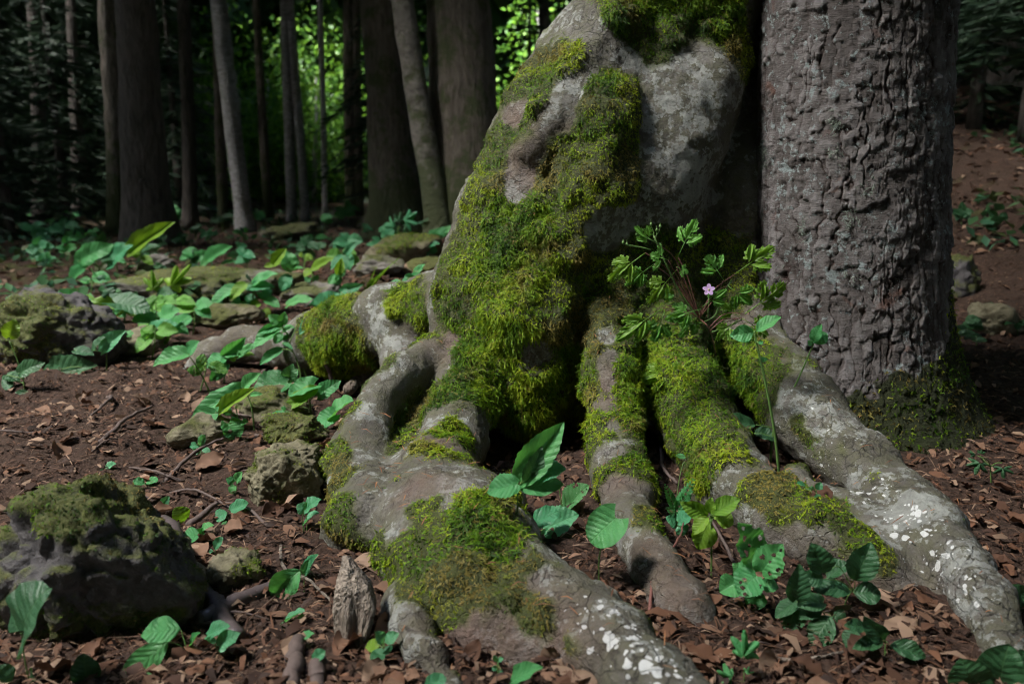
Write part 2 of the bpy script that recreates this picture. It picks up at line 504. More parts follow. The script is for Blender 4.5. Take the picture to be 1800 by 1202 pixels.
M['leaf_fresh'] = m_leaf('light_green_leaf', (0.10, 0.29, 0.05), (0.15, 0.36, 0.06), trans=0.45)
M['leaf_blue'] = m_leaf('blue_green_leaf', (0.050, 0.24, 0.11), (0.10, 0.31, 0.15), rough=0.36)
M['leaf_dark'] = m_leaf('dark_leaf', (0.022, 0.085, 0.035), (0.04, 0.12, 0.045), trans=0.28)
M['stem'] = m_plain('green_stem', (0.10, 0.19, 0.05), 0.5, trans=0.15)
M['stem_red'] = m_plain('reddish_stem', (0.13, 0.055, 0.045), 0.5)
M['twig'] = m_plain('twig_bark', (0.085, 0.062, 0.055), 0.75, 0.4, 90.0)
M['litter'] = m_tint('leaf_litter', 0.75, 0.12, 0.25)
M['canopy'] = m_tint('canopy_leaf', 0.5, 0.35, 0.35)
M['needles'] = m_tint('needle_foliage', 0.6, 0.12)
# ------------------------------------------------------------------ ground
def graded(lo, hi, step, far, grow=1.16):
    a = list(np.arange(lo, hi, step))
    s = step
    while a[-1] < far: s *= grow; a.append(a[-1] + s)
    s = step
    while a[0] > -far: s *= grow; a.insert(0, a[0] - s)
    return np.array(a)
gx = graded(-2.2, 1.8, 0.020, 300.0)
gy = graded(0.45, 4.2, 0.020, 300.0)
XX, YY = np.meshgrid(gx, gy)
ZZ = gz(XX.ravel(), YY.ravel())
VG = np.stack([XX.ravel(), YY.ravel(), ZZ], 1)
near = (np.abs(VG[:, 0]) < 3) & (VG[:, 1] > 0.2) & (VG[:, 1] < 5)
VG[near, 2] += 0.006 * fbm(VG[near] * 45.0, 2, 31)
nx_, ny_ = len(gx), len(gy)
ii = (np.arange(ny_ - 1)[:, None] * nx_ + np.arange(nx_ - 1)[None, :]).ravel()
FG = np.stack([ii, ii + 1, ii + nx_ + 1, ii + nx_], 1)
dd_ = np.hypot(VG[:, 0], VG[:, 1])
green = 0.22 * sstep(2.6, 4.5, dd_) * np.maximum(sstep(1.2, -0.2, VG[:, 0] - 0.3 * VG[:, 1]), 0.6)
setp(obj('ground', mesh_data('ground', VG, FG, M['soil'], attrs={'green': green})), kind='structure')
# ------------------------------------------------------------------ the big beech: a smooth union of tapered limbs, meshed by surface nets
PRIMS = []          # (a, b, ra, rb, owner, k)
OWN = ['trunk']
def chain(owner, nodes, k=0.05):
    """nodes: (photo x, photo y, distance, radius in photo pixels)"""
    if owner not in OWN: OWN.append(owner)
    oi = OWN.index(owner)
    if owner != 'trunk':            # a root rests on the soil: never farther than where its lower edge meets the ground
        nodes = [(x, y, min(d, float(G(x, y + 0.62 * r)[1]) + 0.25 * r * mpp(x, y, d)), r) for x, y, d, r in nodes]
    pts = [(P(x, y, d), r * mpp(x, y, d)) for x, y, d, r in nodes]
    if owner != 'trunk' and len(pts) > 4:       # the tip dives into the soil
        pts[-1][0][2] -= 0.05
        pts[-2][0][2] -= 0.015
    for (a, ra), (b, rb) in zip(pts[:-1], pts[1:]):
        PRIMS.append((a, b, ra, rb, oi, k))
# main stem, leaning up to the right
chain('trunk', [(1215, -260, 2.10, 165), (1195, 0, 2.08, 142), (1150, 180, 2.06, 142), (1100, 360, 2.03, 148), (1080, 520, 1.98, 165), (1080, 640, 1.95, 165)], 0.06)
# left flank running down to the ground
chain('trunk', [(1150, -60, 2.02, 85), (1052, 130, 1.98, 108), (985, 260, 1.94, 112), (925, 400, 1.90, 118), (885, 520, 1.86, 120), (860, 600, 1.84, 105)], 0.06)
# raised rib on the left face and the fold beside it
chain('trunk', [(1085, 40, 1.86, 40), (1035, 110, 1.83, 30), (985, 200, 1.80, 40), (940, 262, 1.78, 30)], 0.035)
chain('trunk', [(1075, 130, 1.86, 45), (1060, 220, 1.82, 62), (1050, 330, 1.79, 70), (1000, 430, 1.76, 62)], 0.05)
# right hand bulge above the fold
chain('trunk', [(1270, -60, 2.02, 68), (1250, 60, 1.97, 72), (1230, 160, 1.92, 78), (1196, 260, 1.88, 74), (1162, 350, 1.86, 62), (1132, 430, 1.86, 50)], 0.02)
chain('trunk', [(1170, 70, 1.97, 58), (1158, 190, 1.905, 74), (1138, 310, 1.865, 80), (1112, 420, 1.845, 76)], 0.05)
# rear buttress to the right, behind the fold
chain('trunk', [(1335, 60, 2.12, 58), (1322, 180, 2.06, 58), (1306, 290, 2.00, 60), (1288, 400, 1.95, 66), (1265, 500, 1.92, 74), (1295, 600, 1.84, 66)], 0.012)
# mossy column between the left roots and the hollow
chain('trunk', [(960, 430, 1.82, 95), (925, 560, 1.74, 78), (935, 660, 1.71, 58), (930, 720, 1.70, 46)], 0.05)
chain('trunk', [(905, 640, 1.86, 75), (900, 790, 1.84, 70), (900, 880, 1.84, 70)], 0.05)
# left rear root
chain('rear_root', [(850, 520, 1.98, 80), (770, 545, 2.08, 62), (700, 566, 2.14, 62), (622, 588, 2.22, 64), (560, 606, 2.32, 52), (500, 612, 2.45, 36), (430, 603, 2.52, 30), (370, 616, 2.52, 26), (318, 640, 2.5, 18)], 0.035)
chain('rear_root', [(700, 590, 2.08, 40), (715, 640, 2.00, 34), (728, 690, 1.94, 24)], 0.03)
# looping root on the left
chain('loop_root', [(850, 612, 1.80, 50), (770, 630, 1.74, 38), (712, 657, 1.66, 38), (668, 702, 1.58, 41), (645, 762, 1.50, 43), (641, 830, 1.43, 48), (655, 893, 1.37, 52), (682, 923, 1.34, 50), (720, 930, 1.34, 42)], 0.018)
chain('loop_root', [(620, 770, 1.60, 36), (612, 850, 1.54, 42), (632, 920, 1.47, 52), (600, 925, 1.46, 32), (575, 950, 1.44, 18)], 0.03)
# big front root
chain('front_root', [(880, 590, 1.80, 70), (822, 690, 1.66, 50), (792, 775, 1.54, 58), (765, 850, 1.43, 74), (792, 925, 1.34, 100), (850, 988, 1.25, 86), (930, 1040, 1.15, 70), (1015, 1094, 1.07, 64), (1085, 1150, 0.99, 64), (1150, 1218, 0.92, 68), (1240, 1300, 0.85, 84), (1300, 1400, 0.80, 78)], 0.035)
chain('front_root', [(735, 905, 1.36, 60), (740, 975, 1.31, 62), (775, 1040, 1.25, 56), (850, 1090, 1.17, 50), (960, 1130, 1.05, 50)], 0.05)
chain('front_root', [(708, 1060, 1.24, 30), (722, 1110, 1.18, 26), (745, 1155, 1.12, 28), (790, 1200, 1.06, 24), (830, 1245, 1.02, 18)], 0.02)
chain('front_root', [(885, 900, 1.40, 44), (880, 965, 1.31, 60)], 0.04)
# centre root
chain('middle_root', [(1085, 440, 1.86, 80), (1072, 560, 1.74, 50), (1072, 660, 1.63, 48), (1080, 760, 1.53, 46), (1092, 850, 1.43, 46), (1115, 925, 1.33, 44), (1152, 995, 1.24, 42), (1200, 1052, 1.18, 34), (1255, 1100, 1.14, 22)], 0.03)
# right of centre
chain('fork_root', [(1150, 500, 1.88, 80), (1185, 600, 1.76, 62), (1205, 690, 1.64, 58), (1240, 775, 1.53, 60), (1290, 850, 1.44, 64), (1368, 906, 1.36, 60), (1455, 952, 1.28, 52), (1545, 990, 1.20, 44), (1630, 1035, 1.13, 32)], 0.035)
# outer right root
chain('outer_root', [(1255, 480, 1.98, 70), (1315, 585, 1.80, 52), (1365, 660, 1.66, 56), (1412, 728, 1.55, 64), (1515, 815, 1.40, 58), (1630, 928, 1.22, 54), (1728, 1060, 1.05, 50), (1785, 1150, 0.97, 40), (1830, 1230, 0.92, 28)], 0.03)

chain('front_root', [(735, 730, 1.66, 42), (712, 790, 1.57, 44), (705, 850, 1.48, 40)], 0.03)
# soil and moss filling the valley between the two right hand roots
chain('fork_root', [(1400, 850, 1.42, 28), (1490, 905, 1.34, 32), (1570, 960, 1.25, 32)], 0.04)
VOX = 0.0068
lo = np.array([-1.2, 0.52, -0.16]); hi = np.array([1.0, 2.85, 1.34])
dims = np.ceil((hi - lo) / VOX).astype(int) + 1
SDF = np.full(dims, 0.25, dtype=np.float32)
def cone_d(X, a, b, ra, rb):
    ba = (b - a).astype(np.float32)
    pa = X - a.astype(np.float32)
    h = np.clip((pa @ ba) / float(ba @ ba), 0, 1)
    q = pa - h[..., None] * ba
    return np.sqrt((q * q).sum(-1)) - (ra + (rb - ra) * h)
for a, b, ra, rb, oi, k in PRIMS:
    pad = max(ra, rb) + 0.10
    i0 = np.maximum(np.floor((np.minimum(a, b) - pad - lo) / VOX).astype(int), 0)
    i1 = np.minimum(np.ceil((np.maximum(a, b) + pad - lo) / VOX).astype(int) + 1, dims)
    if (i1 <= i0).any(): continue
    ax = [(lo[c] + np.arange(i0[c], i1[c]) * VOX).astype(np.float32) for c in range(3)]
    X = np.stack(np.meshgrid(*ax, indexing='ij'), -1)
    d = cone_d(X, a, b, ra, rb)
    sl = tuple(slice(i0[c], i1[c]) for c in range(3))
    cur = SDF[sl]
    h = np.clip(0.5 + 0.5 * (d - cur) / k, 0, 1)
    SDF[sl] = cur * h + d * (1 - h) - k * h * (1 - h)
def surface_nets(S, lo, vox):
    s = S < 0
    nx, ny, nz = S.shape
    cnt = np.zeros((nx-1, ny-1, nz-1), dtype=np.uint8)
    for a in (0, 1):
        for b in (0, 1):
            for c in (0, 1):
                cnt += s[a:nx-1+a, b:ny-1+b, c:nz-1+c]
    act = np.argwhere((cnt > 0) & (cnt < 8))
    idx = np.full(cnt.shape, -1, dtype=np.int32)
    idx[act[:, 0], act[:, 1], act[:, 2]] = np.arange(len(act))
    acc = np.zeros((len(act), 3)); num = np.zeros(len(act))
    corners = [(a, b, c) for a in (0, 1) for b in (0, 1) for c in (0, 1)]
    for p in corners:
        for ax in range(3):
            if p[ax] == 0:
                q = list(p); q[ax] = 1
                f0 = S[act[:, 0]+p[0], act[:, 1]+p[1], act[:, 2]+p[2]].astype(np.float64)
                f1 = S[act[:, 0]+q[0], act[:, 1]+q[1], act[:, 2]+q[2]].astype(np.float64)
                m = (f0 < 0) != (f1 < 0)
                t = np.where(m, f0 / np.where(m, f0 - f1, 1), 0)
                pt = np.tile(np.array(p, float), (len(act), 1)); pt[:, ax] += t
                acc[m] += pt[m]; num += m
    V = lo + (act + acc / num[:, None]) * vox
    quads = []
    for ax in range(3):
        o1, o2 = (ax + 1) % 3, (ax + 2) % 3
        sl0 = [slice(None)] * 3; sl1 = [slice(None)] * 3
        sl0[ax] = slice(0, -1); sl1[ax] = slice(1, None)
        ch = s[tuple(sl0)] != s[tuple(sl1)]
        e = np.argwhere(ch)
        e = e[(e[:, o1] > 0) & (e[:, o2] > 0) & (e[:, o1] < S.shape[o1]-1) & (e[:, o2] < S.shape[o2]-1)]
        def cell(d1, d2):
            c = e.copy(); c[:, o1] -= d1; c[:, o2] -= d2
            return idx[c[:, 0], c[:, 1], c[:, 2]]
        q = np.stack([cell(1, 1), cell(0, 1), cell(0, 0), cell(1, 0)], 1)
        inside = s[e[:, 0], e[:, 1], e[:, 2]]
        q[~inside] = q[~inside][:, ::-1]
        quads.append(q)
    return V, np.concatenate(quads)
VB, QB = surface_nets(SDF, lo, VOX)
def sample_sdf(pts):
    f = (pts - lo) / VOX
    f = np.clip(f, 0, np.array(dims) - 1.001)
    i = f.astype(int); t = f - i
    out = 0
    for a in (0, 1):
        for b in (0, 1):
            for c in (0, 1):
                w = (t[:, 0] if a else 1 - t[:, 0]) * (t[:, 1] if b else 1 - t[:, 1]) * (t[:, 2] if c else 1 - t[:, 2])
                out = out + w * SDF[i[:, 0]+a, i[:, 1]+b, i[:, 2]+c]
    return out
def sdf_normal(pts, e=0.012):
    g = [sample_sdf(pts + e * np.eye(3)[k]) - sample_sdf(pts - e * np.eye(3)[k]) for k in range(3)]
    return nrm(np.stack(g, 1))
def mesh_normals(V, Q):
    n = np.cross(V[Q[:, 2]] - V[Q[:, 0]], V[Q[:, 3]] - V[Q[:, 1]]) if Q.shape[1] == 4 else np.cross(V[Q[:, 1]] - V[Q[:, 0]], V[Q[:, 2]] - V[Q[:, 0]])
    out = np.zeros_like(V)
    for c in range(Q.shape[1]): np.add.at(out, Q[:, c], n)
    return nrm(out)
def hit_beech(px, py):              # first point of the beech on the ray of a pixel
    r = nrm(ray(px, py)); o = np.array([0, 0, CAM_H])
    ts = np.arange(0.7, 3.0, 0.004)
    pts = o + ts[:, None] * r
    ins = sample_sdf(pts) < 0
    ok = ((pts > lo) & (pts < hi)).all(1)
    k = np.argmax(ins & ok)
    return pts[k] if (ins & ok).any() else None
def blobs(spec, grow=1.0):
    """[(x, y, radius px, strength)] seen in the photograph -> spheres on the beech's surface"""
    out = []
    for x, y, r, w in spec:
        h = hit_beech(x, y)
        if h is None: continue
        out.append((h, grow * r * mpp(x, y, h[1]), w))
    return out
def field(pts, bl):
    f = np.zeros(len(pts))
    for c, r, w in bl:
        f += w * np.exp(-((pts - c) ** 2).sum(1) / (r * r))
    return f
NB0 = sdf_normal(VB)
# lumps and wrinkles of the living bark
lump = 0.010 * fbm(VB * np.array([9, 9, 7]), 3, 41) + 0.0050 * fbm(VB * 30.0, 4, 43, 0.6)
VB = VB + NB0 * lump[:, None]
# where moss grows (spheres on the surface, plus what faces up and away from the camera's side)
MOSS_BL = blobs([
    (1090, 30, 70, 1.1), (1190, 30, 60, 1.0), (1270, 40, 55, .9), (1140, 90, 45, .8), (1310, 110, 35, .9),
    (960, 130, 45, .9), (910, 150, 35, .9), (1000, 110, 30, .7), (945, 190, 35, .9),
    (1060, 150, 50, 1.1), (1060, 210, 55, 1.3), (1075, 270, 55, 1.2), (1090, 330, 50, 1.1), (1045, 290, 35, .8),
    (960, 240, 25, .8), (965, 290, 28, .9), (960, 340, 30, .9),
    (885, 250, 45, 1.2), (865, 310, 45, 1.2), (845, 370, 45, 1.2), (830, 430, 40, 1.0), (870, 420, 50, 1.1),
    (930, 410, 50, 1.1), (985, 390, 45, 1.0), (1000, 340, 35, .9), (920, 470, 55, 1.2), (975, 470, 55, 1.2), (880, 500, 45, .9), (1030, 490, 50, 1.1),
    (780, 460, 25, .8), (775, 510, 25, .8), (830, 560, 45, 1.1), (890, 560, 45, 1.1), (950, 540, 50, 1.2), (860, 620, 40, 1.0), (800, 530, 25, .7),
    (1140, 400, 35, 1.0), (1110, 480, 45, 1.1), (1150, 460, 40, 1.1), (1250, 450, 45, 1.2), (1265, 500, 45, 1.2), (1210, 500, 45, 1.1), (1180, 560, 45, 1.1),
    (900, 680, 50, 1.1), (950, 690, 45, 1.1), (1000, 640, 45, 1.1), (1010, 720, 45, 1.1), (1000, 560, 35, .9), (935, 740, 45, 1.1), (850, 680, 40, 1.0), (1020, 800, 30, .9),
    (1110, 600, 32, 1.4), (1112, 660, 32, 1.4), (1115, 720, 30, 1.4), (1036, 620, 22, 1.3), (1034, 680, 22, 1.3), (1036, 740, 22, 1.3), (1040, 800, 22, 1.2), (1046, 850, 18, 1.0), (1122, 820, 28, 1.4), (1140, 900, 26, 1.3), (1125, 600, 40, 1.1), (1130, 680, 40, 1.1), (1050, 760, 28, .8), (1130, 780, 38, 1.1), (1145, 860, 38, 1.1), (1060, 830, 22, .7), (1110, 900, 26, .7), (1150, 930, 28, .7),
    (1200, 640, 50, 1.2), (1190, 700, 50, 1.2), (1230, 740, 50, 1.2), (1260, 790, 45, 1.1), (1240, 830, 30, .8), (1340, 850, 45, 1.0), (1390, 880, 45, 1.1), (1440, 900, 40, .7), (1320, 640, 45, 1.2), (1340, 690, 35, 1.0), (1300, 690, 35, .9), (1270, 620, 40, 1.0),
    (1470, 885, 32, .6), (1530, 960, 32, .6), (1570, 990, 28, .5), (1500, 930, 32, .6), (1480, 795, 25, .8), (1430, 770, 25, .7), (1400, 745, 20, .9), (1540, 840, 20, .6),
    (590, 560, 42, 1.2), (560, 610, 40, 1.2), (620, 620, 40, 1.0), (720, 525, 30, 1.2), (690, 540, 22, .8), (745, 560, 22, 1.0), (740, 600, 20, .9), (590, 640, 35, .9), (680, 645, 30, .7), (540, 580, 30, .8),
    (597, 740, 30, 1.8), (590, 800, 32, 2.0), (588, 850, 32, 2.0), (595, 900, 30, 1.8), (620, 720, 24, 1.0), (640, 950, 26, 1.0), (665, 965, 26, 1.0),
    (790, 690, 30, 1.0), (760, 700, 25, .9), (720, 740, 34, 1.3), (800, 760, 34, 1.3), (700, 770, 26, 1.0), (780, 795, 30, 1.0), (740, 790, 25, .8), (680, 790, 20, .8), (690, 850, 18, .7),
    (745, 890, 28, 1.2), (750, 950, 40, 1.2), (770, 1010, 45, 1.3), (830, 970, 45, 1.1), (850, 900, 40, 1.1), (870, 940, 40, 1.1), (820, 880, 30, .9), (700, 990, 35, 1.0), (790, 1060, 40, 1.0), (860, 1030, 40, .9), (920, 1060, 30, .8), (960, 1080, 35, .8), (730, 1040, 30, .8), (940, 990, 25, .8), (890, 870, 25, .8), (985, 1000, 15, .5), (1010, 1130, 25, .6), (1120, 1180, 25, .5)], 1.22)
BARE_BL = blobs([
    (1030, 40, 30, 2.0), (1060, 75, 30, 2.2), (1000, 90, 20, .7), (1105, 105, 30, 2.0), (1085, 90, 26, 1.6), (1035, 125, 26, 1.8), (1010, 160, 30, 2.0), (985, 205, 30, 2.0), (955, 225, 22, 1.4), (945, 265, 20, 1.4), (910, 205, 24, 1.6), (905, 265, 18, .7), (990, 300, 22, .8), (920, 320, 32, 1.8), (915, 290, 26, 1.6), (905, 350, 20, 1.2),
    (1200, 150, 60, 1.2), (1240, 100, 40, 1.0), (1250, 200, 60, 1.2), (1180, 240, 45, 1.2), (1160, 330, 50, 1.3), (1200, 320, 50, 1.2), (1120, 380, 35, 1.0), (1060, 410, 38, 2.4), (1080, 390, 30, 1.1), (1220, 400, 30, 1.0), (1290, 330, 45, 1.0), (1170, 190, 40, .8), (1210, 70, 20, .6), (1140, 240, 22, .7),
    (840, 365, 18, 1.8), (1070, 590, 16, 1.7), (1069, 630, 16, 1.7), (1067, 670, 17, 1.7), (1068, 710, 17, 1.7), (1072, 750, 15, 1.5), (1078, 800, 17, 1.5), (1085, 850, 22, 1.7), (1100, 905, 28, 1.9), (1130, 960, 40, 2.0), (1190, 1040, 50, 1.0),
    (940, 625, 32, 2.4), (800, 600, 22, .8), (755, 640, 30, 1.2), (700, 670, 30, 1.3), (680, 690, 28, 2.0), (655, 725, 30, 2.6), (645, 780, 30, 2.6), (648, 845, 32, 2.6), (660, 905, 36, 2.6), (770, 840, 28, 1.2), (810, 840, 24, 1.0), (730, 850, 30, 1.1), (790, 890, 16, 1.0), (760, 770, 18, .9), (700, 720, 22, .6),
    (960, 1020, 34, 1.1), (1030, 1060, 55, 1.3), (1120, 1120, 60, 1.3), (1200, 1180, 60, 1.2), (1290, 840, 28, 1.3), (1280, 880, 26, 1.0), (1320, 920, 40, .9), (1400, 950, 40, .8),
    (1410, 690, 34, 1.2), (1390, 775, 30, 1.2), (1450, 740, 34, 1.2), (1480, 840, 45, 1.2), (1560, 870, 50, 1.2), (1640, 960, 60, 1.2), (1700, 1040, 60, 1.2), (640, 535, 20, .8), (660, 570, 26, 1.2), (700, 590, 28, 1.2), (650, 610, 16, .6), (460, 600, 60, 1.2), (370, 610, 60, 1.2), (515, 610, 22, 1.0), (720, 640, 20, .8)])
def moss_field(pts, nrmls):
    f = 1.25 * field(pts, MOSS_BL) - 1.1 * field(pts, BARE_BL)
    f = f + 0.34 * fbm(pts * 20.0, 4, 51) + 0.26 * fbm(pts * 65.0, 3, 53)
    # the sides no pixel shows: patchy moss low down, thinning upwards
    back = sstep(0.1, 0.5, nrmls[:, 1])
    f = f + back * (0.55 - 0.5 * sstep(0.2, 1.0, pts[:, 2]) + 0.45 * fbm(pts * 8.0, 3, 57))
    return np.clip(f, 0, 1.4)
moss_v = moss_field(VB, NB0)
mossd = sstep(0.12, 0.95, moss_v)
VB = VB + NB0 * (mossd * (0.002 + 0.010 * np.abs(fbm(VB * 17.0, 2, 61)) + 0.005 * fbm(VB * 42.0, 2, 62)))[:, None]
LICH_BL = blobs([(1200, 150, 90, .8), (1180, 330, 90, .9), (1060, 410, 50, .6), (1110, 95, 40, .6), (1040, 60, 50, .6), (1580, 900, 90, .9), (1420, 710, 60, .8), (1680, 1010, 60, .6), (1290, 850, 40, .8), (660, 570, 60, .9), (640, 760, 60, .4), (700, 620, 40, .6)])
SPOT_BL = blobs([(1040, 1080, 60, .7), (1090, 1120, 55, .75), (1150, 1160, 60, .7), (1010, 1050, 30, .3), (1600, 920, 55, .8), (1650, 990, 55, .8), (1540, 870, 45, .7), (1690, 1040, 45, .7), (1450, 790, 45, .5), (1400, 700, 40, .4), (1180, 1195, 40, .6)])
DIRT_BL = blobs([(930, 300, 60, .7), (905, 210, 50, .7), (1000, 260, 40, .5), (740, 560, 40, .5), (800, 600, 50, .8), (1072, 680, 50, .7), (1085, 840, 60, .7), (1130, 970, 60, .6), (1200, 1060, 80, .7), (940, 630, 50, .6), (765, 770, 40, .9), (720, 850, 50, .8), (790, 850, 50, .4), (880, 1100, 110, .8), (1000, 1150, 80, .6), (800, 1120, 60, .7), (1290, 560, 50, .4), (1300, 420, 60, .4), (1500, 1020, 70, .5), (1640, 1080, 60, .5), (960, 660, 30, .3), (1380, 960, 60, .4), (420, 610, 90, .3)])
lich_v = np.clip(field(VB, LICH_BL), 0, 1); spot_v = np.clip(field(VB, SPOT_BL), 0, 1); dirt_v = np.clip(field(VB, DIRT_BL), 0, 1)
# owners
NB1 = mesh_normals(VB, QB)
NBs = nrm(NB1 * 0.75 + NB0 * 0.25)
best = np.full(len(VB), 9.0); own = np.zeros(len(VB), dtype=int)
for a, b, ra, rb, oi, k in PRIMS:
    d = cone_d(VB.astype(np.float32), a, b, ra, rb) + (0.0 if oi == 0 else 0.0)
    m = d < best
    best[m] = d[m]; own[m] = oi
zg = gz(VB[:, 0], VB[:, 1])
keep = (VB[QB][:, :, 2] > (zg - 0.05)[QB]).any(1)
QB = QB[keep]
fo = own[QB[:, 0]]
beech_at = P(1050, 700, 1.9); beech_at[2] = 0
beech = empty('beech_tree', beech_at, 'huge mossy beech with smooth grey bark and spreading roots, leaning beside the spruce trunk', 'tree')
def part_from(V, Q, N, attrs, name, mat, parent, base):
    ids, inv = np.unique(Q, return_inverse=True)
    me = mesh_data(name, V[ids] - base, inv.reshape(Q.shape), mat, attrs={k: v[ids] for k, v in attrs.items()})
    me.normals_split_custom_set_from_vertices([tuple(n) for n in N[ids]])
    return obj(name, me, parent)
BAT = {'moss': mossd, 'lichen': lich_v, 'spots': spot_v, 'dirt': dirt_v}
ROOT_LABEL = {'rear_root': 'root humped under bright moss and pale bark, running to the rocks', 'loop_root': 'smooth grey root bent in a loop',
              'front_root': 'thick root with a knotted grey bulge and white spots', 'middle_root': 'straight ridge shaped root between moss curtains',
              'fork_root': 'moss covered root with a pale bare patch', 'outer_root': 'long root crusted with pale lichen in front of the spruce'}
for oi, nm in enumerate(OWN):
    q = QB[fo == oi]
    if not len(q): continue
    o = part_from(VB, q, NBs, BAT, 'trunk' if nm == 'trunk' else 'root', M['beech'], beech, beech_at)
    if nm in ROOT_LABEL: o['label'] = ROOT_LABEL[nm]
# the stem goes on above the picture
top = P(1195, 0, 2.08)
up_path = catmull([top + np.array([0.0, 0, 0.13]), top + np.array([0.05, 0.03, 1.2]), top + np.array([0.10, 0.0, 3.0]), top + np.array([0.1, 0.1, 6.5])], 26)
uv_, uf_ = tube(up_path, np.linspace(0.252, 0.13, 26), 28, 0.06, 3)
z0 = np.zeros(len(uv_))
obj('upper_trunk', mesh_data('upper_trunk', uv_ - beech_at, uf_, M['beech'], attrs={'moss': z0 + 0.2, 'lichen': z0 + 0.5, 'spots': z0, 'dirt': z0}), beech)

# ------------------------------------------------------------------ moss fronds
def frond_mesh(pts, nrmls, length, width, droop, tint, seed, pinnae=2, lift=0.28):
    """feathery little strips: one bent blade with pairs of side leaflets"""
    r = np.random.default_rng(seed); n = len(pts)
    tang = nrm(np.cross(nrmls, r.normal(size=(n, 3))))
    down = np.array([0, 0, -1.0])
    d0 = nrm(nrmls * (lift + 0.5 * r.random((n, 1))) + tang * 0.9 + down * droop * 0.6)
    d1 = nrm(d0 + down * droop * (0.5 + r.random((n, 1))) + 0.35 * r.normal(size=(n, 3)))
    L = length * (0.55 + 0.9 * r.random((n, 1))); W = width * (0.7 + 0.6 * r.random((n, 1)))
    side = nrm(np.cross(d0, nrmls + 0.4 * r.normal(size=(n, 3))))
    p0 = pts - nrmls * 0.002; p1 = p0 + d0 * L * 0.5; p2 = p1 + d1 * L * 0.5
    vs = [p0 - side * W * 0.35, p0 + side * W * 0.35, p1 + side * W * 0.5, p1 - side * W * 0.5, p2]
    tris = [(0, 1, 2), (0, 2, 3), (3, 2, 4)]
    for t in range(pinnae):
        f = 0.35 + 0.45 * t / max(1, pinnae - 1) if pinnae > 1 else 0.5
        c = p0 + d0 * L * f if f < 0.5 else p1 + d1 * L * (f - 0.5)
        dr = d0 if f < 0.5 else d1
        for sg in (-1, 1):
            k = len(vs)
            tip = c + dr * L * 0.16 + sg * side * L * (0.26 - 0.10 * t)
            vs += [c - dr * W * 0.35, c + dr * W * 0.55, tip]
            tris.append((k, k + 1, k + 2))
    m = len(vs)
    V = np.stack(vs, 1).reshape(-1, 3)
    T = (np.arange(n)[:, None, None] * m + np.array(tris)[None]).reshape(-1, 3)
    C = np.repeat(tint, m, axis=0).reshape(n, m, 3)
    C = C.reshape(-1, 3)
    return V, T, C
def sample_faces(V, Q, w, n, seed):
    r = np.random.default_rng(seed)
    a, b, c, d = (V[Q[:, i]] for i in range(4))
    area = 0.5 * np.linalg.norm(np.cross(c - a, d - b), axis=1) * w
    k = r.choice(len(Q), size=n, p=area / area.sum())
    s, t = r.random((n, 1)), r.random((n, 1))
    return (a[k] * (1-s) + b[k] * s) * (1-t) + (d[k] * (1-s) + c[k] * s) * t, k
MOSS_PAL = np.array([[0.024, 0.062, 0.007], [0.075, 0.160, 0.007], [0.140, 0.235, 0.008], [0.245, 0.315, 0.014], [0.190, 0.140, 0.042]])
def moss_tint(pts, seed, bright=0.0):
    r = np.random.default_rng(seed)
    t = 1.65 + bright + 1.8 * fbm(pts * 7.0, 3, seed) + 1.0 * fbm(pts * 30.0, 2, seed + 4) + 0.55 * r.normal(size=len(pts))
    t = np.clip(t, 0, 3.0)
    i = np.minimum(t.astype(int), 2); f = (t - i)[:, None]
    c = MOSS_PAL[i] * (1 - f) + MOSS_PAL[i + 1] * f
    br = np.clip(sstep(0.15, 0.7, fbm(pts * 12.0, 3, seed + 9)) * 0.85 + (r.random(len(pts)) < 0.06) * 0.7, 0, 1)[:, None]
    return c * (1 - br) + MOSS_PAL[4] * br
wq = mossd[QB].mean(1) ** 0.8 * (0.15 + (NBs[QB].mean(1)[:, 1] < 0.25) * 0.85)
N_MOSS = 142000
mp, mk = sample_faces(VB, QB, wq, N_MOSS, 71)
mn = nrm(NBs[QB[mk]].mean(1))
long_ = (0.0085 + 0.009 * sstep(-0.2, 0.8, fbm(mp * 6.0, 2, 75)))[:, None]
dr_ = (0.35 + 0.9 * sstep(0.75, 0.2, mn[:, 2]))[:, None]
V_, T_, C_ = frond_mesh(mp, mn, long_ * (0.35 + 0.75 * mossd[QB[mk]].mean(1))[:, None], 0.0019, dr_, moss_tint(mp, 77, 0.15), 79)
setp(obj('moss', mesh_data('moss', V_ - beech_at, T_, M['moss'], smooth=False, colors={'tint': C_}), beech), kind='stuff')
# ------------------------------------------------------------------ the spruce on the right: plated bark
SPX, SPY = 0.795, 1.86
spruce = empty('spruce_tree', (SPX, SPY, float(gz(SPX, SPY)[0])), 'rough barked spruce trunk with scaly grey plates, close behind the lichen crusted root', 'tree')
nth, nz_ = 450, 470
u_ = np.linspace(0, 1, nth, endpoint=False)                 # finer on the side that faces the clearing
th = -np.pi / 2 + 2 * np.pi * u_ + 0.72 * np.sin(2 * np.pi * u_) * -1
zz = np.linspace(-0.12, 1.42, nz_)
TH, ZS = np.meshgrid(th, zz)
def spruce_axis(z): return SPX - 0.035 * z, SPY + 0.02 * z
fl = np.exp(-np.clip(ZS + 0.02, 0, 9) / 0.13)
lob = 0.5 + 0.5 * np.cos(TH * 5 + 0.7) * 0.5 + 0.25 * np.cos(TH * 3 + 2.0)
rad = 0.200 - 0.006 * ZS + fl * (0.040 + 0.085 * lob)
rad = rad + 0.05 * np.exp(-np.clip(ZS, 0, 9) / 0.22) * np.clip(np.cos(TH - R(-15)), 0, 1) ** 2      # flare towards +x
cx, cy = spruce_axis(ZS)
DX, DY = np.cos(TH), np.sin(TH)
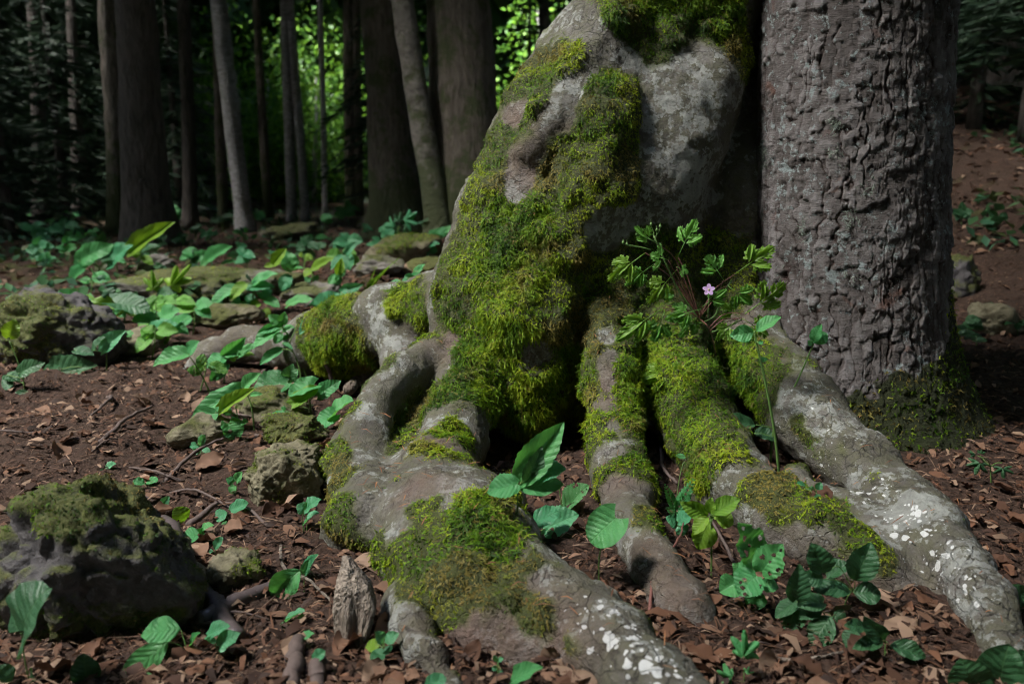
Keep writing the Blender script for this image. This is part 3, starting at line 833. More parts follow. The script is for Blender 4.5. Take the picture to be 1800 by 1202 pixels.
Ps = np.stack([cx + rad * DX, cy + rad * DY, ZS], -1).reshape(-1, 3)
def bricks(ncol, hgt, seed, wu, wz, groove):
    """upright plates: columns split by wandering cracks, broken across at uneven heights"""
    wob = wu * fbm(Ps * np.array([7, 7, 5]), 3, seed) + 0.35 * wu * fbm(Ps * 45.0, 2, seed + 1)
    U = TH.ravel() / (2 * np.pi) * ncol + wob
    I = np.floor(U); fu = U - I
    Iw = np.mod(I, ncol)
    ofs = _h(Iw.astype(np.int64), Iw.astype(np.int64) * 0 + seed, Iw.astype(np.int64) * 0, seed)
    Wz = Ps[:, 2] / (hgt * (0.7 + 0.9 * ofs)) + ofs * 17 + wz * fbm(Ps * 9.0 + 5, 3, seed + 2) + 0.25 * wz * fbm(Ps * 50.0, 2, seed + 3)
    J = np.floor(Wz); fz = Wz - J
    rid_ = _h(Iw.astype(np.int64), J.astype(np.int64), I.astype(np.int64) * 0 + 3, seed + 4)
    wcol = 2 * np.pi * 0.2 / ncol
    du = np.minimum(fu, 1 - fu) * wcol; dz = np.minimum(fz, 1 - fz) * hgt
    gate = sstep(-0.5, 0.15, fbm(Ps * np.array([16, 16, 9]), 2, seed + 6))
    cu = 1 - (1 - sstep(0.0, groove, du)) * gate
    cz = 1 - (1 - sstep(0.0, groove * 0.7, dz)) * (rid_ > 0.72)
    return rid_, np.minimum(cu, cz), fz, fu
ridA, crA, fzA, fuA = bricks(28, 0.080, 110, 0.8, 0.7, 0.0055)
ridB, crB, fzB, fuB = bricks(62, 0.036, 120, 0.8, 0.7, 0.0035)
ridC, crC, fzC, fuC = bricks(130, 0.020, 130, 0.9, 0.7, 0.003)
disp = 0.0062 * (ridA - 0.5) + 0.0068 * crA + 0.0046 * (ridB - 0.5) + 0.0030 * crB + 0.0024 * (ridC - 0.5)
disp = 0.75 * disp + 0.0022 * (0.5 - fzA) * crA + 0.0016 * (0.5 - fzB) + 0.0022 * fbm(Ps * np.array([38, 38, 60]), 3, 133)
crack = np.minimum(crA, 0.3 + 0.7 * crB)
rid, rid2, crack2 = ridA, ridB, crB
r2 = rad.reshape(-1) + disp
VS = np.stack([cx.ravel() + r2 * DX.ravel(), cy.ravel() + r2 * DY.ravel(), Ps[:, 2]], 1)
i = np.arange(nz_ - 1)[:, None] * nth; j = np.arange(nth)[None, :]
QS = np.stack([i + j, i + (j + 1) % nth, i + nth + (j + 1) % nth, i + nth + j], -1).reshape(-1, 4)
hz = VS[:, 2]
rightside = np.clip(np.cos(TH.ravel() - R(-8)), 0, 1)
sm = sstep(0.20, 0.03, hz - 0.15 * rightside - 0.05 * fbm(VS * 9, 3, 151)) * 1.0 + 0.55 * rightside ** 3 * sstep(0.75, 0.25, hz)
sm = np.clip(sm + 0.35 * fbm(VS * 16, 3, 153) * (sm > 0.05), 0, 1)
SB = np.array(spruce.location)
obj('trunk', mesh_data('spruce_trunk', VS - SB, QS, M['spruce'], attrs={'crack': np.minimum(crack, 0.35 + 0.65 * crack2), 'plate': np.clip(0.05 + 0.45 * rid + 0.4 * rid2 + 0.25 * (ridC - 0.5), 0, 1), 'moss': sstep(0.35, 0.8, sm)}), spruce)
NS = mesh_normals(VS, QS)
wq = sstep(0.35, 0.9, sm)[QS].mean(1)
mp, mk = sample_faces(VS, QS, wq, 17000, 161)
mn = nrm(NS[QS[mk]].mean(1) + np.stack([np.cos(TH.ravel()), np.sin(TH.ravel()), 0 * TH.ravel()], 1)[QS[mk][:, 0]])
V_, T_, C_ = frond_mesh(mp, mn, 0.014, 0.0024, 0.9, moss_tint(mp, 163, -0.5), 165, lift=0.05)
setp(obj('moss', mesh_data('spruce_moss', V_ - SB, T_, M['moss'], smooth=False, colors={'tint': C_}), spruce), kind='stuff')
pth = np.array([[SPX - 0.035 * z, SPY + 0.02 * z, z] for z in np.linspace(1.40, 9.5, 24)])
V_, F_ = tube(pth, np.linspace(0.196, 0.10, 24), 24, 0.05, 5)
z0 = np.zeros(len(V_))
obj('upper_trunk', mesh_data('spruce_upper', V_ - SB, F_, M['spruce'], attrs={'crack': z0 + 1, 'plate': z0 + 0.5, 'moss': z0}), spruce)
# tufts of beard lichen on the bark
tu = []
for px, py in ((1345, 265), (1350, 290), (1415, 400), (1470, 215), (1505, 485), (1370, 475), (1495, 385), (1470, 270), (1530, 330)):
    a = nrm(ray(px, py)); o = np.array([0, 0, CAM_H])
    ts = np.arange(1.3, 2.4, 0.003); q3 = o + ts[:, None] * a
    ins = np.hypot(q3[:, 0] - spruce_axis(q3[:, 2])[0], q3[:, 1] - spruce_axis(q3[:, 2])[1]) < 0.2
    if not ins.any(): continue
    c = q3[np.argmax(ins)]
    n_ = nrm(np.array([c[0] - SPX, c[1] - SPY, 0]))
    n = 90
    tu.append(c + 0.011 * rng.normal(size=(n, 3)) * (1 - np.abs(n_) * 0.7))
tu = np.concatenate(tu)
tn = nrm(tu - np.stack([np.full(len(tu), SPX), np.full(len(tu), SPY), tu[:, 2]], 1))
V_, T_, C_ = frond_mesh(tu + tn * 0.004, tn, 0.011, 0.0013, 0.3, np.tile([[0.20, 0.24, 0.20]], (len(tu), 1)) * (0.6 + 0.6 * rng.random((len(tu), 1))), 171, lift=0.3)
setp(obj('lichen', mesh_data('spruce_lichen', V_ - SB, T_, M['moss'], smooth=False, colors={'tint': C_}), spruce), kind='stuff')
# ------------------------------------------------------------------ trees behind
LIT_POOL = np.array([-0.55, 2.20, 0.45])              # patch of forest floor to be lit; the canopy gap is cut for it
SDV = np.array(sd)
def in_light_shaft(p, ra=1.05, rb=3.8):
    """inside the shaft kept clear of leaves to let light down to the pool"""
    w = p - LIT_POOL
    t = w @ SDV
    q = w - t[:, None] * SDV
    ax1 = nrm(np.array([-0.12, 1.0, 0.0]) - SDV * (np.array([-0.12, 1.0, 0.0]) @ SDV))
    ax2 = np.cross(SDV, ax1)
    u, v = (q @ ax1) / np.where(q @ ax1 > 0, rb, 0.85 * ra), (q @ ax2) / ra
    h = np.hypot(p[:, 0] + 1.35, p[:, 1] - 1.5) - 0.15 * np.clip(p[:, 2] - 4, 0, 20)        # and a hole added straight above for sky light
    return (u * u + v * v < (1.0 + 0.35 * fbm(q * 1.3, 2, 201)) ** 2) | (h < 1.0 + 0.5 * fbm(p * 0.8, 2, 205))
def leaf_cards(pts, size, seed, pal, up=0.5):
    """folded diamond leaves, two triangles each side"""
    r = np.random.default_rng(seed); n = len(pts)
    nn = nrm(r.normal(size=(n, 3)) + np.array([0, 0, up * 2]))
    a = nrm(np.cross(nn, r.normal(size=(n, 3)))); b = np.cross(nn, a)
    s = size * (0.6 + 0.8 * r.random((n, 1)))
    V = np.stack([pts - a * s * 0.5, pts + b * s * 0.3 + nn * s * 0.08, pts + a * s * 0.5, pts - b * s * 0.3 + nn * s * 0.08], 1).reshape(-1, 3)
    k = np.arange(n)[:, None] * 4
    T = np.concatenate([k + np.array([[0, 2, 1]]), k + np.array([[0, 3, 2]])])
    pal = np.asarray(pal); c = pal[r.integers(0, len(pal), n)] * (0.75 + 0.5 * r.random((n, 1)))
    return V, T, np.repeat(c, 4, axis=0)
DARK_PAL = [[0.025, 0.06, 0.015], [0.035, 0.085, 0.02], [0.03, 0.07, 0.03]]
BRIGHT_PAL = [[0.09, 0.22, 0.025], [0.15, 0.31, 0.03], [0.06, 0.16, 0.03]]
def crown_points(c, rx, rz, n, seed, lumps=9):
    r = np.random.default_rng(seed)
    cen = nrm(r.normal(size=(lumps, 3))) * (0.45 + 0.5 * r.random((lumps, 1))) * np.array([rx, rx, rz])
    k = r.integers(0, lumps, n)
    p = cen[k] + nrm(r.normal(size=(n, 3))) * (r.random((n, 1)) ** 0.4) * rx * 0.52
    return p + np.array(c)
def crown(parent, c, rx, rz, n, size, seed, pal=DARK_PAL, name='crown'):
    p = crown_points(c, rx, rz, n, seed)
    p = p[~in_light_shaft(p)]  # unseen crowns, thinned where they would block the light shaft
    V, T, C = leaf_cards(p, size, seed + 1, pal)
    o = obj(name, mesh_data(name, V - np.array(parent.location), T, M['canopy'], smooth=False, colors={'tint': C}), parent)
    return o
def trunk_tree(name, label, nodes, d, mat, top, crown_spec=None, group=None, seed=0, flare=0.6, stubs=0, seg=18, z_to=None):
    """nodes: (photo x, photo y, half width px), from the foot upwards, at distance d"""
    base = G(nodes[0][0], nodes[0][1]) if d is None else None
    D = base[1] if d is None else d
    pts = [P(x, y, D) for x, y, h in nodes]
    rr = [h * mpp(x, y, D) for x, y, h in nodes]
    g0 = float(gz(pts[0][0], pts[0][1])[0])
    pts[0][2] = g0 - 0.03
    dirn = nrm(pts[-1] - pts[-2])
    s0 = np.linalg.norm(pts[-1] - pts[-2]); full = (top - pts[-1][2]) / max(0.4, dirn[2]); q0, r0 = pts[-1].copy(), rr[-1]; s_ = s0
    while s_ < full * 0.75:                 # even steps upwards, so that the stem does not fold back on itself
        pts.append(q0 + dirn * s_); rr.append(r0 * (1 - 0.38 * s_ / full)); s_ = s_ + max(s0, 0.45 * s_)
    pts.append(q0 + dirn * full); rr.append(r0 * 0.62)
    n = 7 * len(pts)
    path = catmull(pts, n)
    tpar = np.linspace(0, len(pts) - 1, n)
    rad = np.interp(tpar, np.arange(len(pts)), rr)
    rad = rad * (1 + flare * np.exp(-(path[:, 2] - g0).clip(0) / (1.6 * rr[0])))
    root = empty(name, (path[0][0], path[0][1], g0), label, 'tree', group)
    V, F = tube(path, rad, seg, 0.10, seed)
    low = sstep(0.9, 0.0, V[:, 2] - g0)
    obj('trunk', mesh_data(name + '_trunk', V - np.array(root.location), F, mat, attrs={'low': low}), root)
    r = np.random.default_rng(seed + 900)
    for s in range(stubs):
        k = int(r.integers(6, n - 8)); a = r.random() * 6.28
        dv = np.array([math.cos(a), math.sin(a), -0.15 + 0.4 * r.random()])
        L = rad[k] * (0.8 + 2.2 * r.random())
        pp = catmull([path[k], path[k] + dv * (rad[k] + L * 0.5), path[k] + dv * (rad[k] + L) + np.array([0, 0, -0.12 * L])], 6)
        V, F = tube(pp, np.linspace(rad[k] * 0.13, rad[k] * 0.03, 6), 6)
        obj('branch', mesh_data('branch', V - np.array(root.location), F, mat, attrs={'low': np.zeros(len(V))}), root)
    if crown_spec:
        rx, rz, cz, n_, sz = crown_spec
        crown(root, (path[-1][0], path[-1][1], cz), rx, rz, n_, sz, seed + 50)
    return root
TG = 'slim background trunks'
trunk_tree('spruce_tree', 'dark thick spruce trunk standing beyond the leafy herbs, well behind the low dark mossy rock', [(268, 432, 36), (255, 300, 36), (246, 150, 35), (238, 0, 34)], None, M['bark_dark'], 8.5, (2.2, 2.0, 6.2, 1900, 0.26), seed=1, stubs=5)
trunk_tree('spruce_tree', 'thinner dark trunk just behind the thick dark spruce trunk', [(212, 412, 19), (205, 250, 18), (196, 100, 17), (188, 0, 16)], None, M['bark_brown'], 8.5, (2.0, 2.0, 6.5, 1500, 0.26), seed=2, stubs=3)
trunk_tree('beech_tree', 'pale grey curved beech trunk whose foot bends towards the boulder', [(432, 405, 15), (424, 340, 14), (410, 230, 15), (396, 110, 15), (384, 0, 14)], None, M['bark_pale'], 9.0, (2.2, 1.8, 6.8, 1700, 0.24), seed=3, flare=0.3)
trunk_tree('spruce_tree', 'slender dark trunk tight beside the pale curved beech', [(392, 394, 9), (386, 200, 9), (380, 0, 8)], 11.2, M['bark_brown'], 9.0, (1.6, 2.0, 6.8, 900, 0.26), seed=4, flare=0.2, stubs=4)
trunk_tree('spruce_tree', 'slender reddish brown trunk between the curved beech and the pale pair', [(472, 384, 9), (464, 260, 8), (456, 120, 7), (450, 0, 7)], 13.4, M['bark_brown'], 9.5, (1.6, 2.0, 7.2, 900, 0.28), seed=5, flare=0.2, stubs=4)
trunk_tree('beech_tree', 'pale slender trunk, the straighter of the light pair before the bright foliage', [(513, 390, 9), (509, 250, 9), (504, 120, 9), (500, 0, 8)], 12.6, M['bark_pale'], 9.5, (1.8, 1.6, 7.4, 1000, 0.26), seed=6, flare=0.2)
trunk_tree('beech_tree', 'pale slender trunk, the more slanting of the light pair before the bright foliage', [(538, 389, 8), (530, 280, 8), (520, 150, 8), (509, 0, 7)], 12.6, M['bark_pale'], 9.5, (1.8, 1.6, 7.6, 1000, 0.26), seed=7, flare=0.2)
trunk_tree('beech_tree', 'very thin pale stem in front of the bright green foliage', [(571, 372, 5), (568, 200, 5), (562, 0, 5)], 16.0, M['bark_pale'], 9.0, None, seed=8, flare=0.2)
trunk_tree('spruce_tree', 'thin grey trunk beside its thinner twin, left of the root flared old trunk', [(617, 368, 10), (614, 200, 10), (612, 0, 9)], 15.0, M['bark_brown'], 9.5, (1.6, 1.8, 7.4, 800, 0.28), seed=9, flare=0.2, stubs=3)
trunk_tree('spruce_tree', 'thinner twin of the thin grey trunk by the root flared old trunk', [(632, 366, 7), (629, 200, 7), (626, 0, 6)], 14.6, M['bark_brown'], 9.5, None, seed=10, flare=0.2, stubs=3)
trunk_tree('spruce_tree', 'broad dark brown old trunk with flared roots behind the boulder', [(700, 396, 38), (692, 300, 38), (682, 150, 37), (670, 0, 35)], 8.6, M['bark_brown'], 9.0, (2.4, 2.0, 6.4, 2100, 0.26), seed=11, flare=0.9, stubs=3, seg=26)
trunk_tree('beech_tree', 'leaning grey brown trunk in front of the broad greenish trunk, foot by the boulder', [(772, 410, 24), (762, 330, 22), (742, 220, 21), (722, 100, 20), (708, 0, 20)], 6.6, m_bark('mottled_bark', (0.08, 0.07, 0.06), (0.20, 0.18, 0.16), zs=1.2, scale=16.0, mossy=1.0), 9.0, (2.2, 1.8, 6.4, 1800, 0.24), seed=12, flare=0.25)
trunk_tree('spruce_tree', 'very broad greenish brown furrowed trunk right behind the mossy beech', [(828, 425, 62), (822, 300, 62), (812, 150, 60), (803, 0, 58)], 6.9, M['bark_brown'], 9.0, (2.6, 2.0, 6.4, 2300, 0.26), seed=13, flare=0.3, seg=30)
trunk_tree('spruce_tree', 'faint brown trunk in the deep shade beyond the dark left spruce', [(75, 420, 13), (68, 200, 12), (60, 0, 12)], 10.5, M['bark_dark'], 9.0, (1.8, 2.0, 6.6, 1300, 0.28), seed=14, stubs=6)
trunk_tree('spruce_tree', 'dim slender trunk at the far dark edge of the wood', [(140, 408, 9), (132, 200, 9), (124, 0, 8)], 12.5, M['bark_dark'], 9.0, (1.8, 2.0, 7.0, 1100, 0.28), seed=15, stubs=6)
trunk_tree('spruce_tree', 'dim trunk between the thick dark spruce and the curved beech', [(335, 400, 12), (330, 200, 11), (322, 0, 11)], 11.6, M['bark_dark'], 9.0, (1.8, 2.0, 6.8, 1100, 0.28), seed=16, stubs=5)
trunk_tree('spruce_tree', 'dark trunk on the shaded bank beyond the plated spruce', [(1762, 205, 28), (1765, 100, 27), (1770, 0, 26)], 7.6, M['bark_dark'], 9.0, (3.0, 2.0, 5.0, 4200, 0.26), seed=17, stubs=4)  # unseen crown widened to darken the bank
trunk_tree('spruce_tree', 'dim trunk in the gap between the mossy beech and the broad trunks', [(962, 330, 10), (960, 200, 10), (956, 0, 9)], 14.0, M['bark_dark'], 9.5, (1.8, 1.8, 7.4, 900, 0.28), seed=18, flare=0.2, stubs=3)
# unseen crowns of the two big trees, placed for the shade they cast
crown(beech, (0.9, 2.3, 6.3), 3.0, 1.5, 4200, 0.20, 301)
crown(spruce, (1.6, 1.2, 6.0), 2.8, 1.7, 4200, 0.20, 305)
# young firs with drooping dark boughs
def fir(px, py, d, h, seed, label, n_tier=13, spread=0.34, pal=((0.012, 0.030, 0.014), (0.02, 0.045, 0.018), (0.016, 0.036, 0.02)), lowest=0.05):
    b = P(px, py, d); b[2] = float(gz(b[0], b[1])[0])
    root = empty('fir_tree', b, label, 'tree', 'young firs in the shade')
    V, F = tube(np.array([b + [0, 0, z] for z in np.linspace(-0.05, h, 10)]), np.linspace(0.012 * h + 0.02, 0.006, 10), 8, 0.05, seed)
    obj('trunk', mesh_data('fir_stem', V - b, F, M['bark_dark'], attrs={'low': np.zeros(len(V))}), root)
    r = np.random.default_rng(seed); Vs, Ts, Cs, off_ = [], [], [], 0
    for t in range(n_tier):
        z = h * (lowest + (0.97 - lowest) * t / (n_tier - 1)); L = spread * h * (1 - 0.85 * t / n_tier)
        for a in np.arange(0, 6.28, 6.28 / 8) + r.random() * 2:
            dv = np.array([math.cos(a), math.sin(a), 0]); sv = np.array([-dv[1], dv[0], 0])
            m = 44; zj = h * 0.06 * r.normal(); lj = r.uniform(0.5, 1.15); sl_ = r.uniform(-0.25, 0.35)
            s = np.sort(r.random(m)) ; tw = (r.random(m) - 0.5) * 2
            base = b + np.array([0, 0, z + zj]) + dv * (s * L * lj)[:, None] + np.array([0, 0, 1.0]) * ((sl_ * s - 0.62 * s * s) * L)[:, None]
            ln = L * 0.30 * (1 - 0.6 * s) * (0.6 + 0.6 * r.random(m))
            tip = base + (dv * 0.5 + sv * tw[:, None] * 1.2 + np.array([0, 0, -0.28]) * (0.3 + r.random((m, 1)))) * ln[:, None]
            wv = nrm(np.cross(tip - base, r.normal(size=(m, 3)))) * (0.07 * ln)[:, None]
            md = (base + tip) / 2
            Vs.append(np.stack([base, md + wv, tip, md - wv], 1).reshape(-1, 3))
            k = np.arange(m)[:, None] * 4 + off_
            Ts.append(np.concatenate([k + [[0, 1, 2]], k + [[0, 2, 3]]])); off_ += m * 4
            Cs.append(np.repeat(np.array(pal)[r.integers(0, 3, m)], 4, axis=0))
    obj('crown', mesh_data('fir_crown', np.concatenate(Vs) - b, np.concatenate(Ts), M['needles'], smooth=False, colors={'tint': np.concatenate(Cs)}), root)
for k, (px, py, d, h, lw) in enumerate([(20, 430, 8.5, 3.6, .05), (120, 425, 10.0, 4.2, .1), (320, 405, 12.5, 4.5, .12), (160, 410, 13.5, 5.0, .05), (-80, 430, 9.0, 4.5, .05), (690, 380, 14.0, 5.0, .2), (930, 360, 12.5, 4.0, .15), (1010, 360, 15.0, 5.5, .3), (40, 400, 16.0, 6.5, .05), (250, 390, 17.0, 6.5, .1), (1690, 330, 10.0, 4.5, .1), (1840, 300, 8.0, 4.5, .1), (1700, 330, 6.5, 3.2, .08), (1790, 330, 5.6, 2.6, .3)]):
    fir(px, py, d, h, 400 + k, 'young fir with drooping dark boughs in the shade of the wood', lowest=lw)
# bright broadleaf trees in the sun beyond the dark wood
def sunny(px, d, rx, rz, cz, n, seed, label):
    b = P(px, 380, d); b[2] = float(gz(b[0], b[1])[0])
    root = empty('broadleaf_tree', b, label, 'tree', 'sunlit trees beyond the wood')
    V, F = tube(np.array([b + [0.1 * math.sin(z + seed), 0, z] for z in np.linspace(-0.05, cz + rz * 0.6, 10)]), np.linspace(0.09, 0.03, 10), 8, 0.05, seed)
    obj('trunk', mesh_data('sunny_stem', V - b, F, M['bark_pale'], attrs={'low': np.zeros(len(V))}), root)
    p = crown_points((b[0], b[1], cz), rx, rz, n, seed, 16)
    p = p[p[:, 2] > 0.15]
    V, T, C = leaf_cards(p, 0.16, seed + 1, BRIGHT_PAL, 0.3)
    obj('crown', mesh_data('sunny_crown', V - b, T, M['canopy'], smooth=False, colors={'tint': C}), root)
for k, (px, d, rx, rz, cz, n) in enumerate([(480, 22, 1.7, 2.2, 2.0, 2400), (560, 23, 1.6, 2.4, 2.2, 2200), (430, 25, 1.8, 2.6, 2.4, 2200), (620, 24, 1.6, 1.8, 1.6, 1500), (370, 23, 1.2, 1.0, 0.9, 900), (520, 27, 2.6, 3.5, 3.6, 2600), (880, 22, 1.2, 1.3, 1.8, 800), (945, 24, 1.6, 2.5, 4.0, 1200), (700, 27, 3.0, 3.0, 3.2, 1500), (300, 28, 3.0, 2.6, 3.0, 1200)]):
    sunny(px, d, rx, rz, cz, n, 500 + k, 'sunlit light green broadleaf tree beyond the dark trunks')

# ------------------------------------------------------------------ the wood goes on all round: far foliage and an unseen canopy added for shade, openings cut for sun
def wood_mass():
    r = np.random.default_rng(601)
    n = 23000                                   # ring of foliage at the edge of sight, closed all round against side light
    a = r.random(n) * 2 * np.pi; q = 30 + 16 * r.random(n) ** 0.8
    ring = np.stack([q * np.sin(a), q * np.cos(a), 15 * r.random(n)], 1)
    e = 14000                                   # thicker undergrowth on the dark side
    a = -0.40 - 0.65 * r.random(e); q = 19 + 8 * r.random(e)
    ring = np.concatenate([ring, np.stack([q * np.sin(a), q * np.cos(a), 9.5 * r.random(e) ** 0.9], 1)])
    e = 16000                                    # and behind the gaps beside the beech
    a = -0.46 + 0.64 * r.random(e); q = 29 + 8 * r.random(e)
    ring = np.concatenate([ring, np.stack([q * np.sin(a), q * np.cos(a), 13 * r.random(e)], 1)])
    m = 50000                                   # unseen roof of leaves, added to hold back sky light
    a = r.random(m) * 2 * np.pi; q = 46 * np.sqrt(r.random(m))
    roof = np.stack([q * np.sin(a), q * np.cos(a), 9.5 + 5 * r.random(m)], 1)
    roof[:, 2] += 1.0 * fbm(roof * 0.3, 2, 603)
    roof = roof[~in_light_shaft(roof)]
    for k in range(3):  # shafts cut through the roof to sun the far trees and pale trunks
        c = np.array([(-6.5, 23, 2.5), (1.0, 24, 4.0), (-3.6, 11.8, 1.2)][k]); rad_ = (3.6, 2.2, 1.3)[k]
        w = roof - c; t = w @ SDV; e = w - t[:, None] * SDV
        roof = roof[np.linalg.norm(e, axis=1) > rad_]
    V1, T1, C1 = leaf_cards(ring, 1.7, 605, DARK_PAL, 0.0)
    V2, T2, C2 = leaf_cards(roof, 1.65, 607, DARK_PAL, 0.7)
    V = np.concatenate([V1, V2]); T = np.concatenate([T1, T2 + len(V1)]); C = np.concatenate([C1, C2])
    setp(obj('distant_wood', mesh_data('distant_wood', V, T, M['canopy'], smooth=False, colors={'tint': C})), 'dark mass of foliage closing the wood behind the trunks, with an unseen leaf roof added for shade', 'foliage', kind='stuff')
wood_mass()
# ------------------------------------------------------------------ rocks
def ico(sub):
    t = (1 + 5 ** 0.5) / 2
    V = nrm(np.array([[-1,t,0],[1,t,0],[-1,-t,0],[1,-t,0],[0,-1,t],[0,1,t],[0,-1,-t],[0,1,-t],[t,0,-1],[t,0,1],[-t,0,-1],[-t,0,1]], float))
    F = np.array([[0,11,5],[0,5,1],[0,1,7],[0,7,10],[0,10,11],[1,5,9],[5,11,4],[11,10,2],[10,7,6],[7,1,8],[3,9,4],[3,4,2],[3,2,6],[3,6,8],[3,8,9],[4,9,5],[2,4,11],[6,2,10],[8,6,7],[9,8,1]])
    for _ in range(sub):
        e = np.sort(np.concatenate([F[:, [0, 1]], F[:, [1, 2]], F[:, [2, 0]]]), axis=1)
        u, inv = np.unique(e, axis=0, return_inverse=True); inv = inv.ravel()
        mid = nrm(V[u[:, 0]] + V[u[:, 1]]); n = len(F); o = len(V)
        a, b, c = inv[:n] + o, inv[n:2*n] + o, inv[2*n:] + o
        V = np.concatenate([V, mid])
        F = np.concatenate([np.stack([F[:, 0], a, c], 1), np.stack([F[:, 1], b, a], 1), np.stack([F[:, 2], c, b], 1), np.stack([a, b, c], 1)])
    return V, F
ICO = {s: ico(s) for s in (4, 5)}
ROCKS = []
def rock(label, cx, base, w, h, mat, moss, seed, deep=0.8, jag=0.22, sub=5, fronds=0, group=None, name='rock', tint=-0.2, dens=1.0, lumps=()):
    c = G(cx, base); m = mpp(cx, base, c[1])
    sx, sy, sz = w * m * 0.5, w * m * 0.5 * deep, h * m * 0.62
    V, F = ICO[sub]
    rp = np.random.default_rng(seed + 500)
    pn = nrm(rp.normal(size=(16, 3)) + np.array([0, 0, 0.25])); pd = rp.uniform(0.72, 1.0, 16)
    cut = np.min(np.where(V @ pn.T > 0.15, pd / np.maximum(V @ pn.T, 0.15), 9.0), axis=1)
    rr = np.minimum(cut, 1.12) + 0.55 * jag * fbm(V * 1.3 + seed, 3, seed) + 0.35 * jag * fbm(V * 4.4 + seed, 4, seed + 1, 0.6)
    f1, f2, rid, _ = worley(V * 3.1 + seed, seed + 5)
    rr = rr + jag * 0.5 * (rid - 0.5) * sstep(0, 0.25, f2 - f1) - 0.25 * jag * sstep(0.2, 0.0, f2 - f1)
    p1, _, _, _ = worley(V * 8.0 + seed, seed + 11)
    rr = rr - 0.16 * jag * sstep(0.35, 0.1, p1)
    for (dx_, dy_, dz_, amp, wid) in lumps:
        rr = rr + amp * np.exp(-((V - nrm(np.array([dx_, dy_, dz_]))) ** 2).sum(1) / wid ** 2)
    W = V * rr[:, None] * np.array([sx, sy, sz])
    ctr = np.array([c[0], c[1] + sy * 0.75, 0.0]); ctr[2] = float(gz(ctr[0], ctr[1])[0]) + sz * 0.42
    W = W + ctr
    N = nrm(mesh_normals(W, F))
    mv = np.clip(moss * (0.5 + 0.6 * N[:, 2]) + 0.5 * fbm(W / (0.35 * w * m) + seed, 4, seed + 3) * (moss > 0), 0, 1)
    root_at = np.array([ctr[0], ctr[1], float(gz(ctr[0], ctr[1])[0])])
    me = mesh_data(name, W - root_at, F, mat, attrs={'moss': mv})
    ROCKS.append((ctr, np.array([sx, sy, sz])))
    if fronds:
        root = empty(name, root_at, label, 'rock', group)
        obj('stone', me, root)
        tri = W[F]; area = 0.5 * np.linalg.norm(np.cross(tri[:, 1] - tri[:, 0], tri[:, 2] - tri[:, 0]), axis=1) * sstep(0.35, 0.8, mv[F].mean(1))
        r = np.random.default_rng(seed + 70)
        k = r.choice(len(F), fronds, p=area / area.sum())
        u, v = r.random((fronds, 1)), r.random((fronds, 1)); fl_ = (u + v) > 1; u = np.where(fl_, 1 - u, u); v = np.where(fl_, 1 - v, v)
        pts = tri[k, 0] * (1 - u - v) + tri[k, 1] * u + tri[k, 2] * v
        nn = nrm(N[F[k]].mean(1))
        Lf = 0.006 * max(1.0, c[1] / 1.6)
        V_, T_, C_ = frond_mesh(pts, nn, Lf, 0.0018 * max(1.0, c[1] / 1.8), 0.4, moss_tint(pts, seed + 71, tint), seed + 72, lift=0.3)
        setp(obj('moss', mesh_data('rock_moss', V_ - root_at, T_, M['moss'], smooth=False, colors={'tint': C_}), root), kind='stuff')
        return root
    return setp(obj(name, me, loc=root_at), label, 'rock', group)
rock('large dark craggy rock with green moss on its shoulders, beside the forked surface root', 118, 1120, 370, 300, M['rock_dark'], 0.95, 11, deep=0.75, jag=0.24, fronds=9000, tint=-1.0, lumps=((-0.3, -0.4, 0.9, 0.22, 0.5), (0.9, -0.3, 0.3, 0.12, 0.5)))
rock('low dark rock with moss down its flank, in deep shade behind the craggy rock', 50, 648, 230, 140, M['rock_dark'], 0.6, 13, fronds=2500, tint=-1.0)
rock('yellowish olive stone with a mossy cap beside the looping root', 490, 890, 150, 118, M['rock_tan'], 0.30, 17, jag=0.2, fronds=900, tint=-0.3)
rock('bright mossy hump of stone behind the yellowish stone', 505, 790, 120, 60, M['rock_tan'], 0.9, 19, fronds=3000, tint=0.5)
rock('flat grey brown stone among the toothed leaves, half sunk in litter', 345, 788, 110, 55, M['rock_tan'], 0.25, 23, jag=0.15, sub=4)
rock('mossy stone hidden beneath the toothed leaves', 465, 738, 140, 62, M['rock_tan'], 0.6, 29, jag=0.15, sub=4, fronds=1200, tint=-0.3)
rock('low olive pitted stone sunk in litter above the forked surface root', 402, 1040, 120, 70, M['rock_tan'], 0.45, 31, jag=0.25, sub=4, fronds=700, tint=-0.6)
rock('pale pitted boulder with a mossy top at the foot of the leaning trunk', 712, 466, 140, 62, M['rock_tan'], 0.45, 37, jag=0.18, sub=4, fronds=900, tint=-0.2)
rock('small stone in front of the pale boulder', 660, 486, 90, 34, M['rock_grey'], 0.5, 38, jag=0.2, sub=4)
rock('long mossy slab on the stony bank behind the lobed leaves', 300, 532, 330, 62, M['rock_grey'], 0.75, 41, deep=0.5, jag=0.24, sub=4, fronds=1600, tint=-0.3)
rock('mossy slab beside the long slab on the stony bank', 440, 520, 160, 46, M['rock_grey'], 0.7, 42, jag=0.24, sub=4)
rock('grey stone above the long mossy slab on the stony bank', 262, 478, 70, 26, M['rock_grey'], 0.2, 43, jag=0.2, sub=4)
rock('brown stone below the lobed leaves', 232, 622, 100, 48, M['rock_tan'], 0.2, 44, jag=0.2, sub=4)
rock('rounded mossy stone behind the grey surface root', 395, 577, 110, 45, M['rock_tan'], 0.5, 45, jag=0.2, sub=4)
rock('dark stone next to the rounded mossy stone, behind the grey surface root', 330, 570, 80, 38, M['rock_grey'], 0.3, 46, jag=0.2, sub=4)
rock('brown mossy stone between the bank herbs and the humped root', 545, 540, 110, 45, M['rock_grey'], 0.45, 47, jag=0.2, sub=4)
